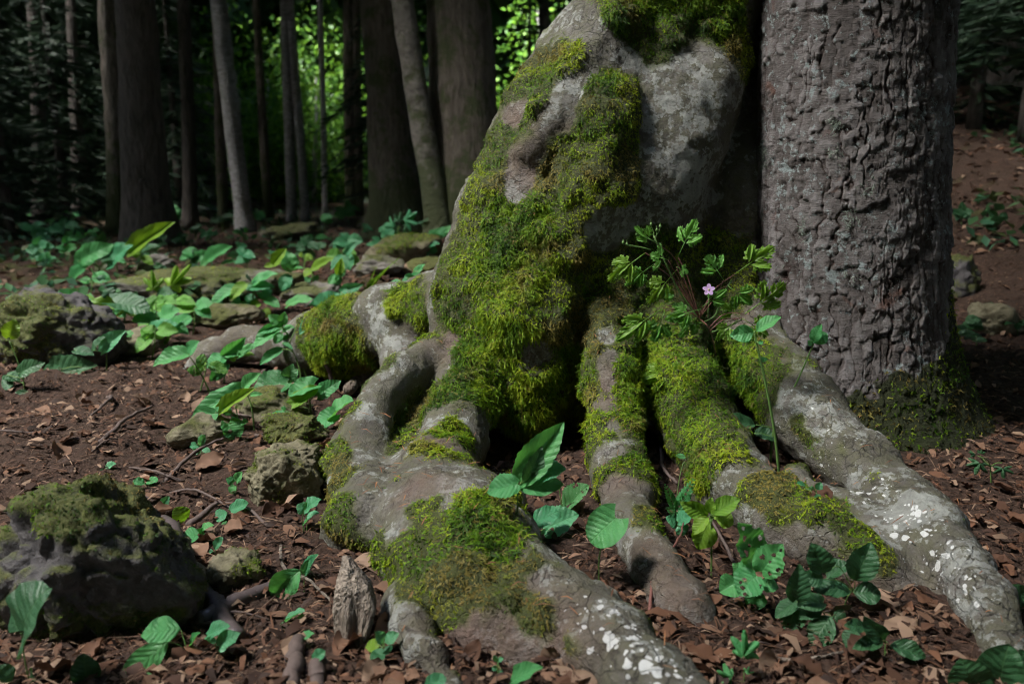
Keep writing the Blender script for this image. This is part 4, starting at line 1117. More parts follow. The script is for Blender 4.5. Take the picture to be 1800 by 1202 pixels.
rock('mossy stone tucked against the trunk beside the humped root', 752, 486, 70, 34, M['rock_tan'], 0.8, 48, jag=0.2, sub=4)
rock('dark stone on top of the low shaded rock', 40, 560, 120, 60, M['rock_dark'], 0.2, 49, jag=0.3, sub=4)
rock('mossy hump of stone below the root flared old trunk', 655, 402, 60, 34, M['rock_grey'], 0.9, 50, jag=0.2, sub=4)
rock('dark stone below the pale pair of trunks', 505, 425, 130, 30, M['rock_grey'], 0.8, 52, jag=0.3, sub=4)
rock('mossy stone on the dark bank beyond the plated spruce', 1695, 520, 90, 80, M['rock_dark'], 0.7, 53, jag=0.25, sub=4)
rock('tan stone on the litter bank beyond the plated spruce', 1765, 590, 100, 60, M['rock_tan'], 0.1, 54, jag=0.2, sub=4)
# ------------------------------------------------------------------ leaf litter, needles, fallen leaves, twigs
def floor_points(n, seed, y0=0.62, y1=5.0):
    r = np.random.default_rng(seed)
    y = y0 + (y1 - y0) * r.random(n) ** 1.9
    x = (r.random(n) * 2 - 1) * (0.25 + 0.80 * y)
    p = np.stack([x, y, gz(x, y)], 1)
    ok = np.ones(n, bool)
    inside = ((p > lo + 0.02) & (p < hi - 0.02)).all(1)
    ok[inside] = sample_sdf(p[inside] + [0, 0, 0.01]) > 0.004
    return p[ok]
BROWN = np.array([[0.045, 0.022, 0.014], [0.070, 0.034, 0.020], [0.105, 0.050, 0.028], [0.13, 0.073, 0.046], [0.032, 0.018, 0.013], [0.19, 0.125, 0.085]])
def slivers(p, length, width, lift, seed, pal, wts=None, curl=0.2):
    r = np.random.default_rng(seed); n = len(p)
    a = r.random(n) * 6.283
    L = length * (0.5 + r.random(n)); W = width * (0.6 + 0.8 * r.random(n))
    d = nrm(np.stack([np.cos(a), np.sin(a), lift * r.normal(size=n)], 1)); s = nrm(np.cross(d, [0, 0, 1.0]) + 0.3 * r.normal(size=(n, 3)))
    u = np.array([0, 0, 1.0])
    p = p + u * (0.002 + 0.006 * r.random((n, 1)))
    b = p - d * L[:, None] / 2; e = p + d * L[:, None] / 2; mdl = p + u * (curl * L * r.random(n))[:, None]
    V = np.stack([b - s * W[:, None] * .3, b + s * W[:, None] * .3, mdl + s * W[:, None] * .5, mdl - s * W[:, None] * .5, e + s * W[:, None] * .15, e - s * W[:, None] * .15], 1).reshape(-1, 3)
    k = np.arange(n)[:, None] * 6
    Q = np.concatenate([k + [[0, 1, 2, 3]], k + [[3, 2, 4, 5]]])
    c = pal[r.choice(len(pal), n, p=wts)] * (0.7 + 0.6 * r.random((n, 1)))
    return V, Q, np.repeat(c, 6, axis=0)
A = slivers(floor_points(38000, 701), 0.017, 0.0013, 0.15, 702, BROWN)
B = slivers(floor_points(22000, 703), 0.015, 0.006, 0.22, 704, BROWN, curl=0.35)
D_ = slivers(floor_points(4200, 705), 0.028, 0.015, 0.3, 706, BROWN, curl=0.28)
E_ = slivers(floor_points(3500, 707), 0.060, 0.0022, 0.10, 708, BROWN * 0.8, curl=0.06)
r_ = np.random.default_rng(709)
yb = 3.6 + 7 * r_.random(10000) ** 1.3; xb = (r_.random(10000) * 2 - 1) * 0.85 * yb
F_ = slivers(np.stack([xb, yb, gz(xb, yb)], 1), 0.055, 0.022, 0.2, 710, BROWN, curl=0.25)
Vs = [A, B, D_, E_, F_]; off_ = 0; VV, QQ, CC = [], [], []
for v, q_, c_ in Vs:
    VV.append(v); QQ.append(q_ + off_); CC.append(c_); off_ += len(v)
setp(obj('leaf_litter', mesh_data('leaf_litter', np.concatenate(VV), np.concatenate(QQ), M['litter'], smooth=False, colors={'tint': np.concatenate(CC)})), 'reddish brown needles and leaf scraps covering the forest floor', 'leaf litter', kind='stuff')
# needles caught on the roots
wq = sstep(0.45, 0.9, NBs[QB].mean(1)[:, 2]) * (VB[QB[:, 0]][:, 2] < 0.6)
np_, _ = sample_faces(VB, QB, wq, 420, 711)
v, q_, c_ = slivers(np_ + [0, 0, 0.004], 0.017, 0.0014, 0.3, 712, np.array([[0.24, 0.11, 0.05], [0.16, 0.07, 0.04]]))
setp(obj('fallen_needles', mesh_data('fallen_needles', v, q_, M['litter'], smooth=False, colors={'tint': c_})), 'orange brown needles caught on the mossy roots', 'needles', kind='stuff')

# dead leaves one can pick out
def dead_leaf_mesh(seed):
    r = np.random.default_rng(seed)
    T_, S_ = 9, 5
    t = np.linspace(0, 1, T_); s = np.linspace(-1, 1, S_)
    w = 0.33 * np.sin(np.pi * np.clip(t, 0.02, 0.985) ** 0.9) ** 0.8
    tt, ss = np.meshgrid(t, s, indexing='ij')
    cr, cl, tw = r.uniform(-0.9, 0.9), r.uniform(-0.5, 1.0), r.uniform(-0.8, 0.8)
    x = w[:, None] * ss; y = tt - 0.5
    z = 0.6 * cl * np.abs(ss) ** 1.5 * w[:, None] + 0.5 * cr * (tt - 0.5) ** 2 + tw * x * (tt - 0.5) + 0.045 * r.normal(size=x.shape)
    V = np.stack([x, y, z + 0.06], -1).reshape(-1, 3)
    i_ = (np.arange(T_ - 1)[:, None] * S_ + np.arange(S_ - 1)[None]).ravel()
    Q = np.stack([i_, i_ + 1, i_ + S_ + 1, i_ + S_], 1)
    c = BROWN[[1, 2, 3, 5, 2, 3, 5, 1][seed % 8]] * r.uniform(0.8, 1.15)
    uv = np.stack([(ss.ravel() + 1) / 2, tt.ravel()], 1)
    return mesh_data('dead_leaf', V, Q, M['litter'], colors={'tint': np.tile(c, (len(V), 1)) * (0.85 + 0.3 * r.random((len(V), 1)))}, uv=uv)
DL = [dead_leaf_mesh(720 + k) for k in range(16)]
def dead_leaf(p, size, seed, label='curled brown dead leaf lying in the litter of the forest floor', group='fallen leaves in the litter', tilt=0.35):
    r = np.random.default_rng(seed)
    o = obj('fallen_leaf', DL[seed % 16])
    o.location = [float(v) for v in p]
    o.rotation_euler = (r.normal() * tilt, r.normal() * tilt, r.random() * 6.28)
    o.scale = (size, size, size)
    return setp(o, label, 'fallen leaf', group)
pts = floor_points(1100, 731, 0.75, 3.2)
cnt = 0
for p in pts:
    if cnt >= 280: break
    w_ = p - np.array([0, 0, CAM_H])
    dep = w_[1] * CP - w_[2] * SP
    px = 900 + FPX * w_[0] / dep; py = 601 - FPX * (w_[1] * SP + w_[2] * CP) / dep
    if not (-20 < px < 1820 and 450 < py < 1230): continue
    if any((((p - c) / s_)[:2] ** 2).sum() < 0.8 for c, s_ in ROCKS): continue
    dead_leaf(p + [0, 0, 0.006], rng.uniform(0.026, 0.052), 740 + cnt); cnt += 1
# pale dry leaves of their own
for k, (px, py, sz, lab) in enumerate([(690, 680, .075, 'pale tan dry leaf lying behind the looping root by the broken branch'), (370, 822, .06, 'rolled orange tan dead leaf beside the long dry twig'), (105, 802, .06, 'pale curled dead leaf behind the large dark craggy rock'), (1440, 880, .055, 'pale dry leaf caught between the two right hand roots'), (1250, 905, .05, 'dark brown dead leaf at the foot of the bright sapling'), (250, 715, .07, 'big pinkish brown dead leaf on the open litter')]):
    g_ = G(px, py) if k != 3 else hit_beech(px, py)
    dead_leaf(g_ + [0, 0, 0.012], sz, 1015 + k * 3, lab, None)

# twigs and sticks
def stick(label, nodes, r_px, mat=None, name='twig', rough=0.12, lift=0.5, taper=0.5, group=None, cat='twig', on=None, seg=8):
    pts = []
    for (x, y, *dz) in nodes:
        g_ = G(x, y) if on is None else None
        if g_ is None:
            g_ = hit_beech(x, y)
            if g_ is None: g_ = G(x, y)
        pts.append(g_ + [0, 0, (dz[0] if dz else 0)])
    m = mpp(nodes[0][0], nodes[0][1], pts[0][1])
    pts = [p + [0, 0, lift * r_px * m] for p in pts]
    n = 5 * len(pts) + 3
    path = catmull(pts, n) + np.random.default_rng(int(nodes[0][0])).normal(size=(n, 3)) * r_px * m * 0.16
    V, F = tube(path, np.linspace(1, taper, n) * r_px * m, seg, rough, int(nodes[0][1]))
    o = obj(name, mesh_data(name, V - path[0], F, mat or M['twig'], attrs={'low': np.zeros(len(V)), 'moss': np.zeros(len(V))}), loc=path[0])
    return setp(o, label, cat, group)
M['wood'] = m_bark('weathered_wood', (0.09, 0.065, 0.05), (0.30, 0.25, 0.20), zs=0.12, scale=40.0)
M['wet_root'] = m_plain('dark_wet_root', (0.07, 0.055, 0.055), 0.38, 0.4, 60.0, 0.5)
stick('dark gnarled surface root running from the craggy rock down through the litter', [(292, 940, .02), (325, 1000, .02), (355, 1045, .01), (385, 1085, .005), (412, 1135, 0)], 13, M['wet_root'], 'surface_root', 0.2, 0.6, 0.9, cat='root')
stick('purplish brown fallen branch lying under the low olive stone', [(345, 1100), (420, 1065), (500, 1035)], 16, M['wet_root'], 'fallen_branch', 0.1, 0.6, 0.9, cat='branch', seg=12)
stick('short broken branch lying behind the looping root', [(612, 700, .01), (660, 664, .03)], 11, M['wood'], 'broken_branch', 0.15, 0.8, 0.95, cat='branch', seg=12)
stick('thin dead upright twig in front of the humped mossy root', [(588, 690), (583, 690, .045), (574, 690, .085), (576, 690, .10)], 4, lift=0, taper=0.8)
stick('long dry twig slanting over the open litter', [(288, 852), (340, 815, .02), (395, 795, .03)], 4.5)
stick('thin grey twig lying on the open litter by the craggy rock', [(175, 782), (220, 752, .015), (268, 722, .01)], 5)
stick('bent thin twig on the open litter', [(190, 700), (196, 715, .02), (160, 740, .01)], 3.5)
stick('thin pale purple twig beside the weathered stump', [(493, 960), (500, 1010, .01), (545, 1045, .02), (590, 1078, .01)], 3.2, M['wood'])
stick('short dark twig on litter above the low olive stone', [(330, 930), (385, 905, .02)], 8)
stick('thin twig crossing the litter by the yellowish stone', [(300, 868), (345, 876, .015), (410, 900, .005)], 3)
stick('dead twig hanging between the middle roots', [(1150, 742), (1162, 790), (1165, 830), (1190, 858)], 4, on=1, lift=2)
stick('reddish bare bramble cane rising beside the middle root', [(1140, 1090), (1150, 1045, .03), (1190, 1005, .05), (1200, 950, .03)], 3.5, M['stem_red'], 'bramble_cane', cat='bramble')
stick('purple grey twig leaning below the bright sapling', [(1312, 1035), (1270, 985, .03), (1240, 950, .05)], 4)
stick('pale twig at the foot of the front root', [(1330, 1150), (1400, 1175, .01), (1480, 1160, .01)], 4, M['wood'])
stick('thick brown stick end beside the weathered stump', [(515, 1215), (524, 1150, .012)], 17, None, 'stick', 0.15, 0.6, 0.9, cat='stick', seg=12)
stick('second brown stick end, next to the forked foot of the front root', [(556, 1220), (560, 1180, .01)], 16, None, 'stick', 0.15, 0.5, 0.9, cat='stick', seg=12)
stick('thin dead stem lying on the moss right of the bramble', [(1395, 905), (1440, 915), (1480, 912)], 3, on=1, lift=2)
rs = np.random.default_rng(771)
for k in range(34):
    x0, y0 = rs.uniform(20, 560), rs.uniform(650, 1180)
    if k > 22: x0, y0 = rs.uniform(1240, 1780), rs.uniform(1000, 1190)
    a = rs.uniform(-0.7, 0.7) + (3.14 if rs.random() < .5 else 0); L = rs.uniform(40, 130)
    g_ = G(x0, y0)
    if any((((g_ - c) / s_)[:2] ** 2).sum() < 1.2 for c, s_ in ROCKS): continue
    stick('thin dry twig lying loose in the forest litter', [(x0, y0), (x0 + L * .5 * math.cos(a), y0 + L * .3 * math.sin(a) + rs.uniform(-8, 8), .012), (x0 + L * math.cos(a), y0 + L * .6 * math.sin(a), .004)], rs.uniform(1.8, 3.4), group='loose twigs in the litter')
# weathered stump of splintered wood
def stump():
    b = G(600, 1150); b = b + [0, 0.012, 0]
    b[2] = float(gz(b[0], b[1])[0]) - 0.03
    topp = P(606, 978, b[1] + 0.05)
    n, seg = 34, 44
    t = np.linspace(0, 1, n)
    path = b + (topp - b) * t[:, None] + np.stack([0.012 * np.sin(t * 3.0), 0 * t, 0 * t], 1)
    a = np.linspace(0, 2 * np.pi, seg, endpoint=False)
    prof = 1 + 0.30 * fbm(np.stack([np.cos(a) * 1.6, np.sin(a) * 1.6, 0 * a], 1), 2, 801) + 0.22 * fbm(np.stack([np.cos(a) * 6, np.sin(a) * 6, 0 * a + 3], 1), 3, 803)
    m = mpp(600, 1060, b[1])
    wid = np.interp(t, [0, 0.25, 0.55, 0.75, 0.9, 1.0], [26, 30, 40, 34, 17, 8]) * m
    A_, T2 = np.meshgrid(a, t)
    rr = wid[:, None] * prof[None] * (1 + 0.10 * fbm(np.stack([np.cos(A_) * 7, np.sin(A_) * 7, T2 * 2.2], -1).reshape(-1, 3), 3, 805).reshape(n, seg))
    zz_ = 0.03 * m * 40 * fbm(np.stack([np.cos(a) * 4, np.sin(a) * 4, 0 * a], 1), 2, 807)[None] * (T2 ** 3)
    V = path[:, None] + np.stack([rr * np.cos(A_) * 0.95, rr * np.sin(A_) * 0.7, zz_ + 0 * rr], -1)
    V = V.reshape(-1, 3)
    i_ = np.arange(n - 1)[:, None] * seg; j_ = np.arange(seg)[None]
    Q = np.stack([i_ + j_, i_ + (j_ + 1) % seg, i_ + seg + (j_ + 1) % seg, i_ + seg + j_], -1).reshape(-1, 4)
    V = np.concatenate([V, [path[-1] + [0, 0, 0.002]]])
    j_ = np.arange(seg)
    Tt = np.stack([np.full(seg, n * seg), (n - 1) * seg + j_, (n - 1) * seg + (j_ + 1) % seg], 1)
    setp(obj('wood_stump', mesh_data('wood_stump', V - b, [Q, Tt], M['wood'], attrs={'low': np.zeros(len(V))}), loc=b), 'weathered splintered stump of pale brown wood beside the front root', 'stump')
stump()
# ------------------------------------------------------------------ leaves
def grid_leaf(kind, seed, T_=26, S_=9):
    r = np.random.default_rng(seed)
    t = np.linspace(0, 1, T_); s = np.linspace(-1, 1, S_)
    tt, ss = np.meshgrid(t, s, indexing='ij'); a = np.abs(ss)
    back = np.zeros_like(tt); tooth = 0.0
    if kind == 'smooth': w = np.sin(np.pi * np.clip(t, 0, 1) ** 0.85) ** 0.85
    elif kind == 'lance': w = np.sin(np.pi * np.clip(t, 0, 1) ** 0.72) ** 1.0
    elif kind == 'oval': w = np.sin(np.pi * t ** 0.95) ** 0.6
    elif kind == 'heart':
        w = (t + 0.04) ** 0.42 * np.clip(1 - t, 0, 1) ** 0.60
        back = 0.30 * a ** 1.4 * (1 - t)[:, None] ** 2.5
    elif kind == 'bramble': w = np.sin(np.pi * t ** 0.9) ** 0.75; tooth = 0.13
    elif kind == 'grass': w = np.clip(1 - t, 0, 1) ** 0.7 * np.clip(t * 8 + .3, 0, 1)
    else:               # toothed, nettle like, shallow heart at the base
        w = (t + 0.015) ** 0.58 * np.clip(1 - t, 0, 1) ** 0.9; tooth = 0.14
        back = 0.10 * a ** 1.6 * (1 - t)[:, None] ** 3
    w = w / w.max() * 0.5
    if tooth:
        saw = (t * 9.5) % 1.0
        w = w * (1 + tooth * (0.5 - saw) * np.sin(np.pi * np.clip(t, 0, 1)))
    x = w[:, None] * ss * np.where(ss > 0, 1 + r.uniform(-.08, .08), 1.0)
    y = tt - back + 0.10 * a * w[:, None]
    fold, droop, wav = r.uniform(0.12, 0.42), r.uniform(0.10, 0.42), r.uniform(0.012, 0.035)
    z = fold * np.abs(x) - droop * (tt - 0.25) ** 2 + wav * np.sin(tt * 17 + r.random() * 6 + ss * 2) * a + r.uniform(-0.3, 0.3) * x * tt
    if kind not in ('grass', 'heart'): z = z - 0.012 * np.abs(np.sin((tt - 0.27 * a) * np.pi * 7)) * np.minimum(1, a * 3)
    z = z + 0.05 * vnoise(np.stack([x, y, 0 * x], -1).reshape(-1, 3) * 3.5 + seed, seed).reshape(x.shape)
    V = np.stack([x, y, z], -1).reshape(-1, 3)
    i_ = (np.arange(T_ - 1)[:, None] * S_ + np.arange(S_ - 1)[None]).ravel()
    Q = np.stack([i_, i_ + 1, i_ + S_ + 1, i_ + S_], 1)
    uv = np.stack([0.5 + ss.ravel() * 0.5 * (w / 0.5).repeat(S_), tt.ravel()], 1)
    return V, Q, uv
def holed(V, Q, seed):              # eaten leaf: drop faces inside a few round bites
    r = np.random.default_rng(seed); c = V[Q].mean(1)
    keep = np.ones(len(Q), bool)
    for _ in range(9):
        q_ = np.array([r.uniform(-.38, .38), r.uniform(.15, .9)]); rad_ = r.uniform(0.03, 0.075)
        keep &= ((c[:, :2] - q_) ** 2).sum(1) > rad_ ** 2
    return Q[keep]
def lobed_leaf(seed, lobes=5):
    r = np.random.default_rng(seed)
    n = 90; a = np.linspace(-2.35, 2.35, n)
    cen = np.linspace(-1.9, 1.9, lobes)
    rad_ = 0.30 + np.max([ (0.70 - 0.17 * abs(c)) * np.exp(-((a - c) / 0.27) ** 2) * 0.85 for c in cen], axis=0)
    rad_ = rad_ * (1 + 0.06 * ((a * 9) % 1.0))
    rings = np.linspace(0, 1, 7)
    V = []; uv = []
    for q_ in rings:
        rr = rad_ * q_
        x, y = np.sin(a) * rr * 0.62, np.cos(a) * rr * 0.62 + 0.34
        z = -0.18 * q_ ** 2 + 0.05 * np.cos(a * 5) * q_ + 0.03 * vnoise(np.stack([x, y, 0 * x], 1) * 5 + seed, seed)
        V.append(np.stack([x, y, z], 1)); uv.append(np.stack([0.5 + x, y], 1))
    V = np.concatenate(V); uv = np.concatenate(uv)
    i_ = (np.arange(6)[:, None] * n + np.arange(n - 1)[None]).ravel()
    return V, np.stack([i_, i_ + 1, i_ + n + 1, i_ + n], 1), uv
def place(V, ang, sc, org):
    c, s = math.cos(ang), math.sin(ang)
    W = V.copy() * sc
    return np.stack([W[:, 0] * c - W[:, 1] * s + org[0], W[:, 0] * s + W[:, 1] * c + org[1], W[:, 2] + org[2]], 1)
def dissected_leaf(seed):           # cranesbill leaf: three leaflets, each cut into toothed lobes
    r = np.random.default_rng(seed)
    parts, uvs = [], []
    def lobe(org, ang, L, W):
        V, Q, uv = grid_leaf('smooth', seed + len(parts), 6, 3)
        V = V * np.array([W / L, 1, 1.0])
        parts.append((place(V, ang, L, org), Q)); uvs.append(np.clip(uv * 0.3 + 0.3, 0, 1))
    for la, LL, o in ((0, 0.62, (0, 0.38)), (0.95, 0.52, (-0.02, 0.36)), (-0.95, 0.52, (0.02, 0.36))):
        ax = np.array([-math.sin(la), math.cos(la)])
        for f, sp, ln in ((0.20, 1.05, 0.38), (0.42, 0.90, 0.40), (0.64, 0.75, 0.30)):
            for sg in (-1, 1):
                org = np.array([o[0], o[1]]) + ax * LL * f
                zz_ = -0.10 * f
                L_ = LL * ln * r.uniform(.85, 1.15)
                lobe((org[0], org[1], zz_), la + sg * sp, L_, L_ * 0.42)
                dir2 = np.array([-math.sin(la + sg * sp), math.cos(la + sg * sp)])
                lobe((org[0] + dir2[0] * L_ * .45, org[1] + dir2[1] * L_ * .45, zz_), la + sg * (sp - 0.75), L_ * 0.55, L_ * 0.24)
                lobe((org[0] + dir2[0] * L_ * .40, org[1] + dir2[1] * L_ * .40, zz_), la + sg * (sp + 0.7), L_ * 0.45, L_ * 0.2)
        lobe((o[0], o[1], 0), la, LL, LL * 0.22)
        for sg in (-1, 1):
            org = np.array(o) + ax * LL * 0.76
            lobe((org[0], org[1], -0.08), la + sg * 0.55, LL * .22, LL * .1)
    parts.append(tube(np.array([[0, 0, 0], [0, .2, .01], [0, .42, 0]]), 0.012, 5)); uvs.append(np.full((len(parts[-1][0]), 2), 0.5))
    V, F = merge(parts)
    return V, F, np.concatenate(uvs)
def fern_leaf(seed, pairs=9):
    parts, uvs = [], []
    for k in range(pairs):
        f = 0.10 + 0.86 * k / (pairs - 1)
        for sg in (-1, 1):
            L_ = 0.40 * math.sin(math.pi * (0.18 + 0.80 * f)) ** 0.8 * (1.05 - 0.5 * f) + 0.04
            V, Q, uv = grid_leaf('bramble', seed + k, 8, 3)
            parts.append((place(V * np.array([0.42, 1, 0.6]), sg * 1.15, L_, (0, f, -0.15 * f * f)), Q)); uvs.append(np.clip(uv * .4 + .25, 0, 1))
    t = np.linspace(0, 1, 8)
    parts.append(tube(np.stack([0 * t, t, -0.15 * t * t], 1), np.linspace(0.014, 0.004, 8), 5)); uvs.append(np.full((len(parts[-1][0]), 2), 0.5))
    V, F = merge(parts)
    return V, F, np.concatenate(uvs)
LCACHE = {}
def leaf_me(kind, mat, var):
    key = (kind, mat, var)
    if key not in LCACHE:
        sd_ = 2000 + var * 13 + sum(map(ord, kind))
        if kind == 'lobed': V, Q, uv = lobed_leaf(sd_)
        elif kind == 'dissected': V, Q, uv = dissected_leaf(sd_)
        elif kind == 'fern': V, Q, uv = fern_leaf(sd_)
        elif kind == 'eaten':
            V, Q, uv = grid_leaf('toothed', sd_, 40, 21); Q = holed(V, Q, sd_)
        else: V, Q, uv = grid_leaf(kind, sd_)
        LCACHE[key] = mesh_data('leaf_' + kind, V, Q, M[mat], uv=uv)
    return LCACHE[key]
ABSW = {'dissected': 0.78, 'fern': 1.1, 'lobed': 1.0, 'toothed': 0.74, 'bramble': 0.8, 'smooth': 0.82, 'heart': 0.85, 'eaten': 0.8}
NLEAF = 0
def leaf_obj(root, B, T, wid, kind, mat, face, seed):
    global NLEAF
    NLEAF += 1
    r = np.random.default_rng(seed * 7 + NLEAF)
    ax = T - B; L = np.linalg.norm(ax); ax = ax / L
    cam_dir = nrm(np.array([0, 0, CAM_H]) - B)
    n = np.array([0, 0, 1.0]) * (1 - face) + cam_dir * face + 0.16 * r.normal(size=3)
    n = nrm(n - ax * (n @ ax)); x = np.cross(ax, n)
    o = obj('leaf', leaf_me(kind, mat, int(r.integers(0, 5))), root)
    m = Matrix.Identity(4)
    wsc = wid / ABSW.get(kind, 1.0)
    for i_ in range(3):
        m[i_][0], m[i_][1], m[i_][2] = x[i_] * wsc, ax[i_] * L, n[i_] * (0.5 * (wsc + L))
        m[i_][3] = B[i_] - root.location[i_]
    o.matrix_basis = m
    return o
def plant(name, label, base, leaves, stem=(), Zf=lambda x, y: (x, y), zs=1.0, kind='toothed', mat='leaf', face=0.55, on=None, lean=0.30, group=None, cat='plant', stem_mat='stem', stem_r=1.3, dist=None, petiole=True):
    """base and leaves in photo pixels (through Zf): leaf = (base x, y, tip x, y, width, [kind], [mat])"""
    bx, by = Zf(*base)
    if on == 'beech':
        b = hit_beech(bx, by)
        if b is None: b = G(bx, by)
    else: b = G(bx, by)
    d = dist or b[1]
    root = empty(name, b, label, cat, group)
    r = np.random.default_rng(int(bx * 31 + by))
    m = mpp(bx, by, d)
    nodes = [b + [0, 0, -0.01]]
    for (x, y) in stem: nodes.append(P(*Zf(x, y), d))
    if len(nodes) > 1:
        path = catmull(nodes, 6 * len(nodes))
        V, F = tube(path, np.linspace(1.25, 0.7, len(path)) * stem_r * m, 7, 0.08, 3)
        obj('stem', mesh_data('stem', V - b, F, M[stem_mat]), root)
    else: path = np.array(nodes)
    for lf in leaves:
        x0, y0, x1, y1, w = lf[:5]
        kd = lf[5] if len(lf) > 5 and lf[5] else kind; mt = lf[6] if len(lf) > 6 else mat
        dj = d + r.uniform(-0.02, 0.02)
        B = P(*Zf(x0, y0), dj); T = P(*Zf(x1, y1), dj)
        L = np.linalg.norm(T - B)
        if kd == 'dissected': x1, y1, w = x0 + 1.8 * (x1 - x0), y0 + 1.8 * (y1 - y0), w * 1.45
        T = P(*Zf(x1, y1), dj - lean * L * r.uniform(0.6, 1.3))
        if petiole:
            k = int(np.argmin(np.linalg.norm(path - B, axis=1) + 0.35 * np.abs(path[:, 2] - B[2] + 0.01))) if len(path) > 1 else 0
            s0 = path[k]
            if np.linalg.norm(B - s0) > 0.004:
                mid = (s0 + B) / 2 + (np.array([0, 0, 0.12]) + 0.05 * r.normal(size=3)) * np.linalg.norm(B - s0)
                pp = catmull([s0, mid, B], 9)
                V, F = tube(pp, np.linspace(0.8, 0.5, 9) * stem_r * m, 6)
                obj('petiole', mesh_data('petiole', V - b, F, M[stem_mat]), root)
        leaf_obj(root, B, T, w / zs * m, kd, mt, face, int(bx + by))
    return root
def zoom(ox, oy, s): return dict(Zf=lambda x, y: (ox + x / s, oy + y / s), zs=s)
Z1, Z2, Z4 = zoom(0, 0, 2.0), zoom(750, 0, 2.003), zoom(0, 550, 1.843)
Z5, Z6, Z7, Z8 = zoom(500, 550, 1.843), zoom(950, 550, 1.843), zoom(1250, 600, 1.996), zoom(250, 380, 2.862)
# --- left bank, the sharp toothed herbs
plant('nettle_plant', 'tall toothed herb with a leafy tip before the grey surface root', (850, 850), [(705, 548, 640, 497, 45), (700, 545, 716, 486, 38), (690, 566, 540, 655, 62), (692, 548, 578, 586, 34), (705, 575, 757, 552, 34), (700, 590, 662, 640, 34), (745, 600, 690, 625, 20)], [(800, 740), (745, 620), (700, 548)], **Z8)
plant('nettle_plant', 'small toothed herb with one broad raised leaf against the humped mossy root', (800, 850), [(865, 505, 785, 590, 46, None, 'leaf_blue'), (700, 672, 583, 742, 42), (775, 770, 735, 800, 50), (705, 640, 760, 665, 20)], [(790, 760), (740, 640)], **Z8)
plant('nettle_plant', 'single broad leaf herb reaching out over the litter below the grey surface root', (345, 885), [(238, 690, 45, 735, 78), (238, 690, 272, 625, 56)], [(300, 800), (235, 700)], **Z8)
plant('nettle_plant', 'bushy toothed herb beside the grey surface root', (410, 840), [(410, 700, 515, 620, 52), (415, 715, 313, 742, 74), (420, 700, 492, 690, 40), (480, 705, 562, 640, 42), (425, 745, 340, 830, 48), (500, 700, 560, 690, 34, None, 'leaf_yellow'), (470, 720, 430, 690, 44, None, 'leaf_yellow'), (330, 735, 270, 740, 22, None, 'leaf_yellow')], [(415, 760), (430, 700)], **Z8)
plant('nettle_plant', 'toothed herb with a long drooping leaf pair above the flat stone', (565, 1080), [(505, 862, 228, 1012, 82), (508, 862, 582, 788, 52), (545, 900, 600, 890, 18)], [(550, 960), (520, 880)], **Z8)
plant('nettle_plant', 'herb with one big round leaf flecked with white dust', (760, 960), [(732, 832, 542, 893, 124, 'toothed', 'leaf_spotted'), (735, 830, 752, 752, 60, None, 'leaf_spotted')], [(740, 870)], **Z8)
plant('nettle_plant', 'herb with a dark crinkled leaf beside the broken branch', (850, 1020), [(862, 850, 733, 893, 92, 'heart'), (868, 868, 700, 975, 62, None, 'leaf_yellow'), (880, 905, 985, 828, 62), (800, 960, 760, 1000, 24)], [(845, 940), (835, 900)], **Z8)
plant('nettle_plant', 'herb with long leaves hanging over the yellowish stone', (870, 1060), [(715, 985, 594, 1118, 62), (720, 975, 700, 960, 30), (895, 1085, 715, 1202, 88), (895, 1085, 905, 1062, 30)], [(900, 1100), (880, 1095)], face=0.45, **Z8)
plant('violet_plant', 'pair of rounded heart leaves against the looping root', (900, 1090), [(965, 995, 872, 1050, 88, 'heart'), (965, 998, 1048, 915, 96, 'heart')], [(955, 1020)], mat='leaf', **Z8)
plant('nettle_plant', 'spreading toothed herb standing on the flat stone', (500, 1130), [(368, 990, 225, 1078, 78), (380, 992, 545, 862, 58, None, 'leaf_yellow'), (425, 1045, 318, 1112, 52), (435, 1040, 480, 1118, 92, 'heart'), (430, 1000, 425, 950, 34, None, 'leaf_blue'), (370, 985, 380, 960, 24), (500, 1040, 530, 1030, 30)], [(485, 1040), (470, 950)], **Z8)
plant('seedling', 'tiny pale seedling by the flat stone', (285, 1200), [(280, 1140, 300, 1100, 26), (275, 1150, 245, 1140, 22), (290, 1160, 330, 1165, 24), (280, 1175, 250, 1165, 20)], [(285, 1140)], kind='oval', mat='leaf_blue', **Z8)
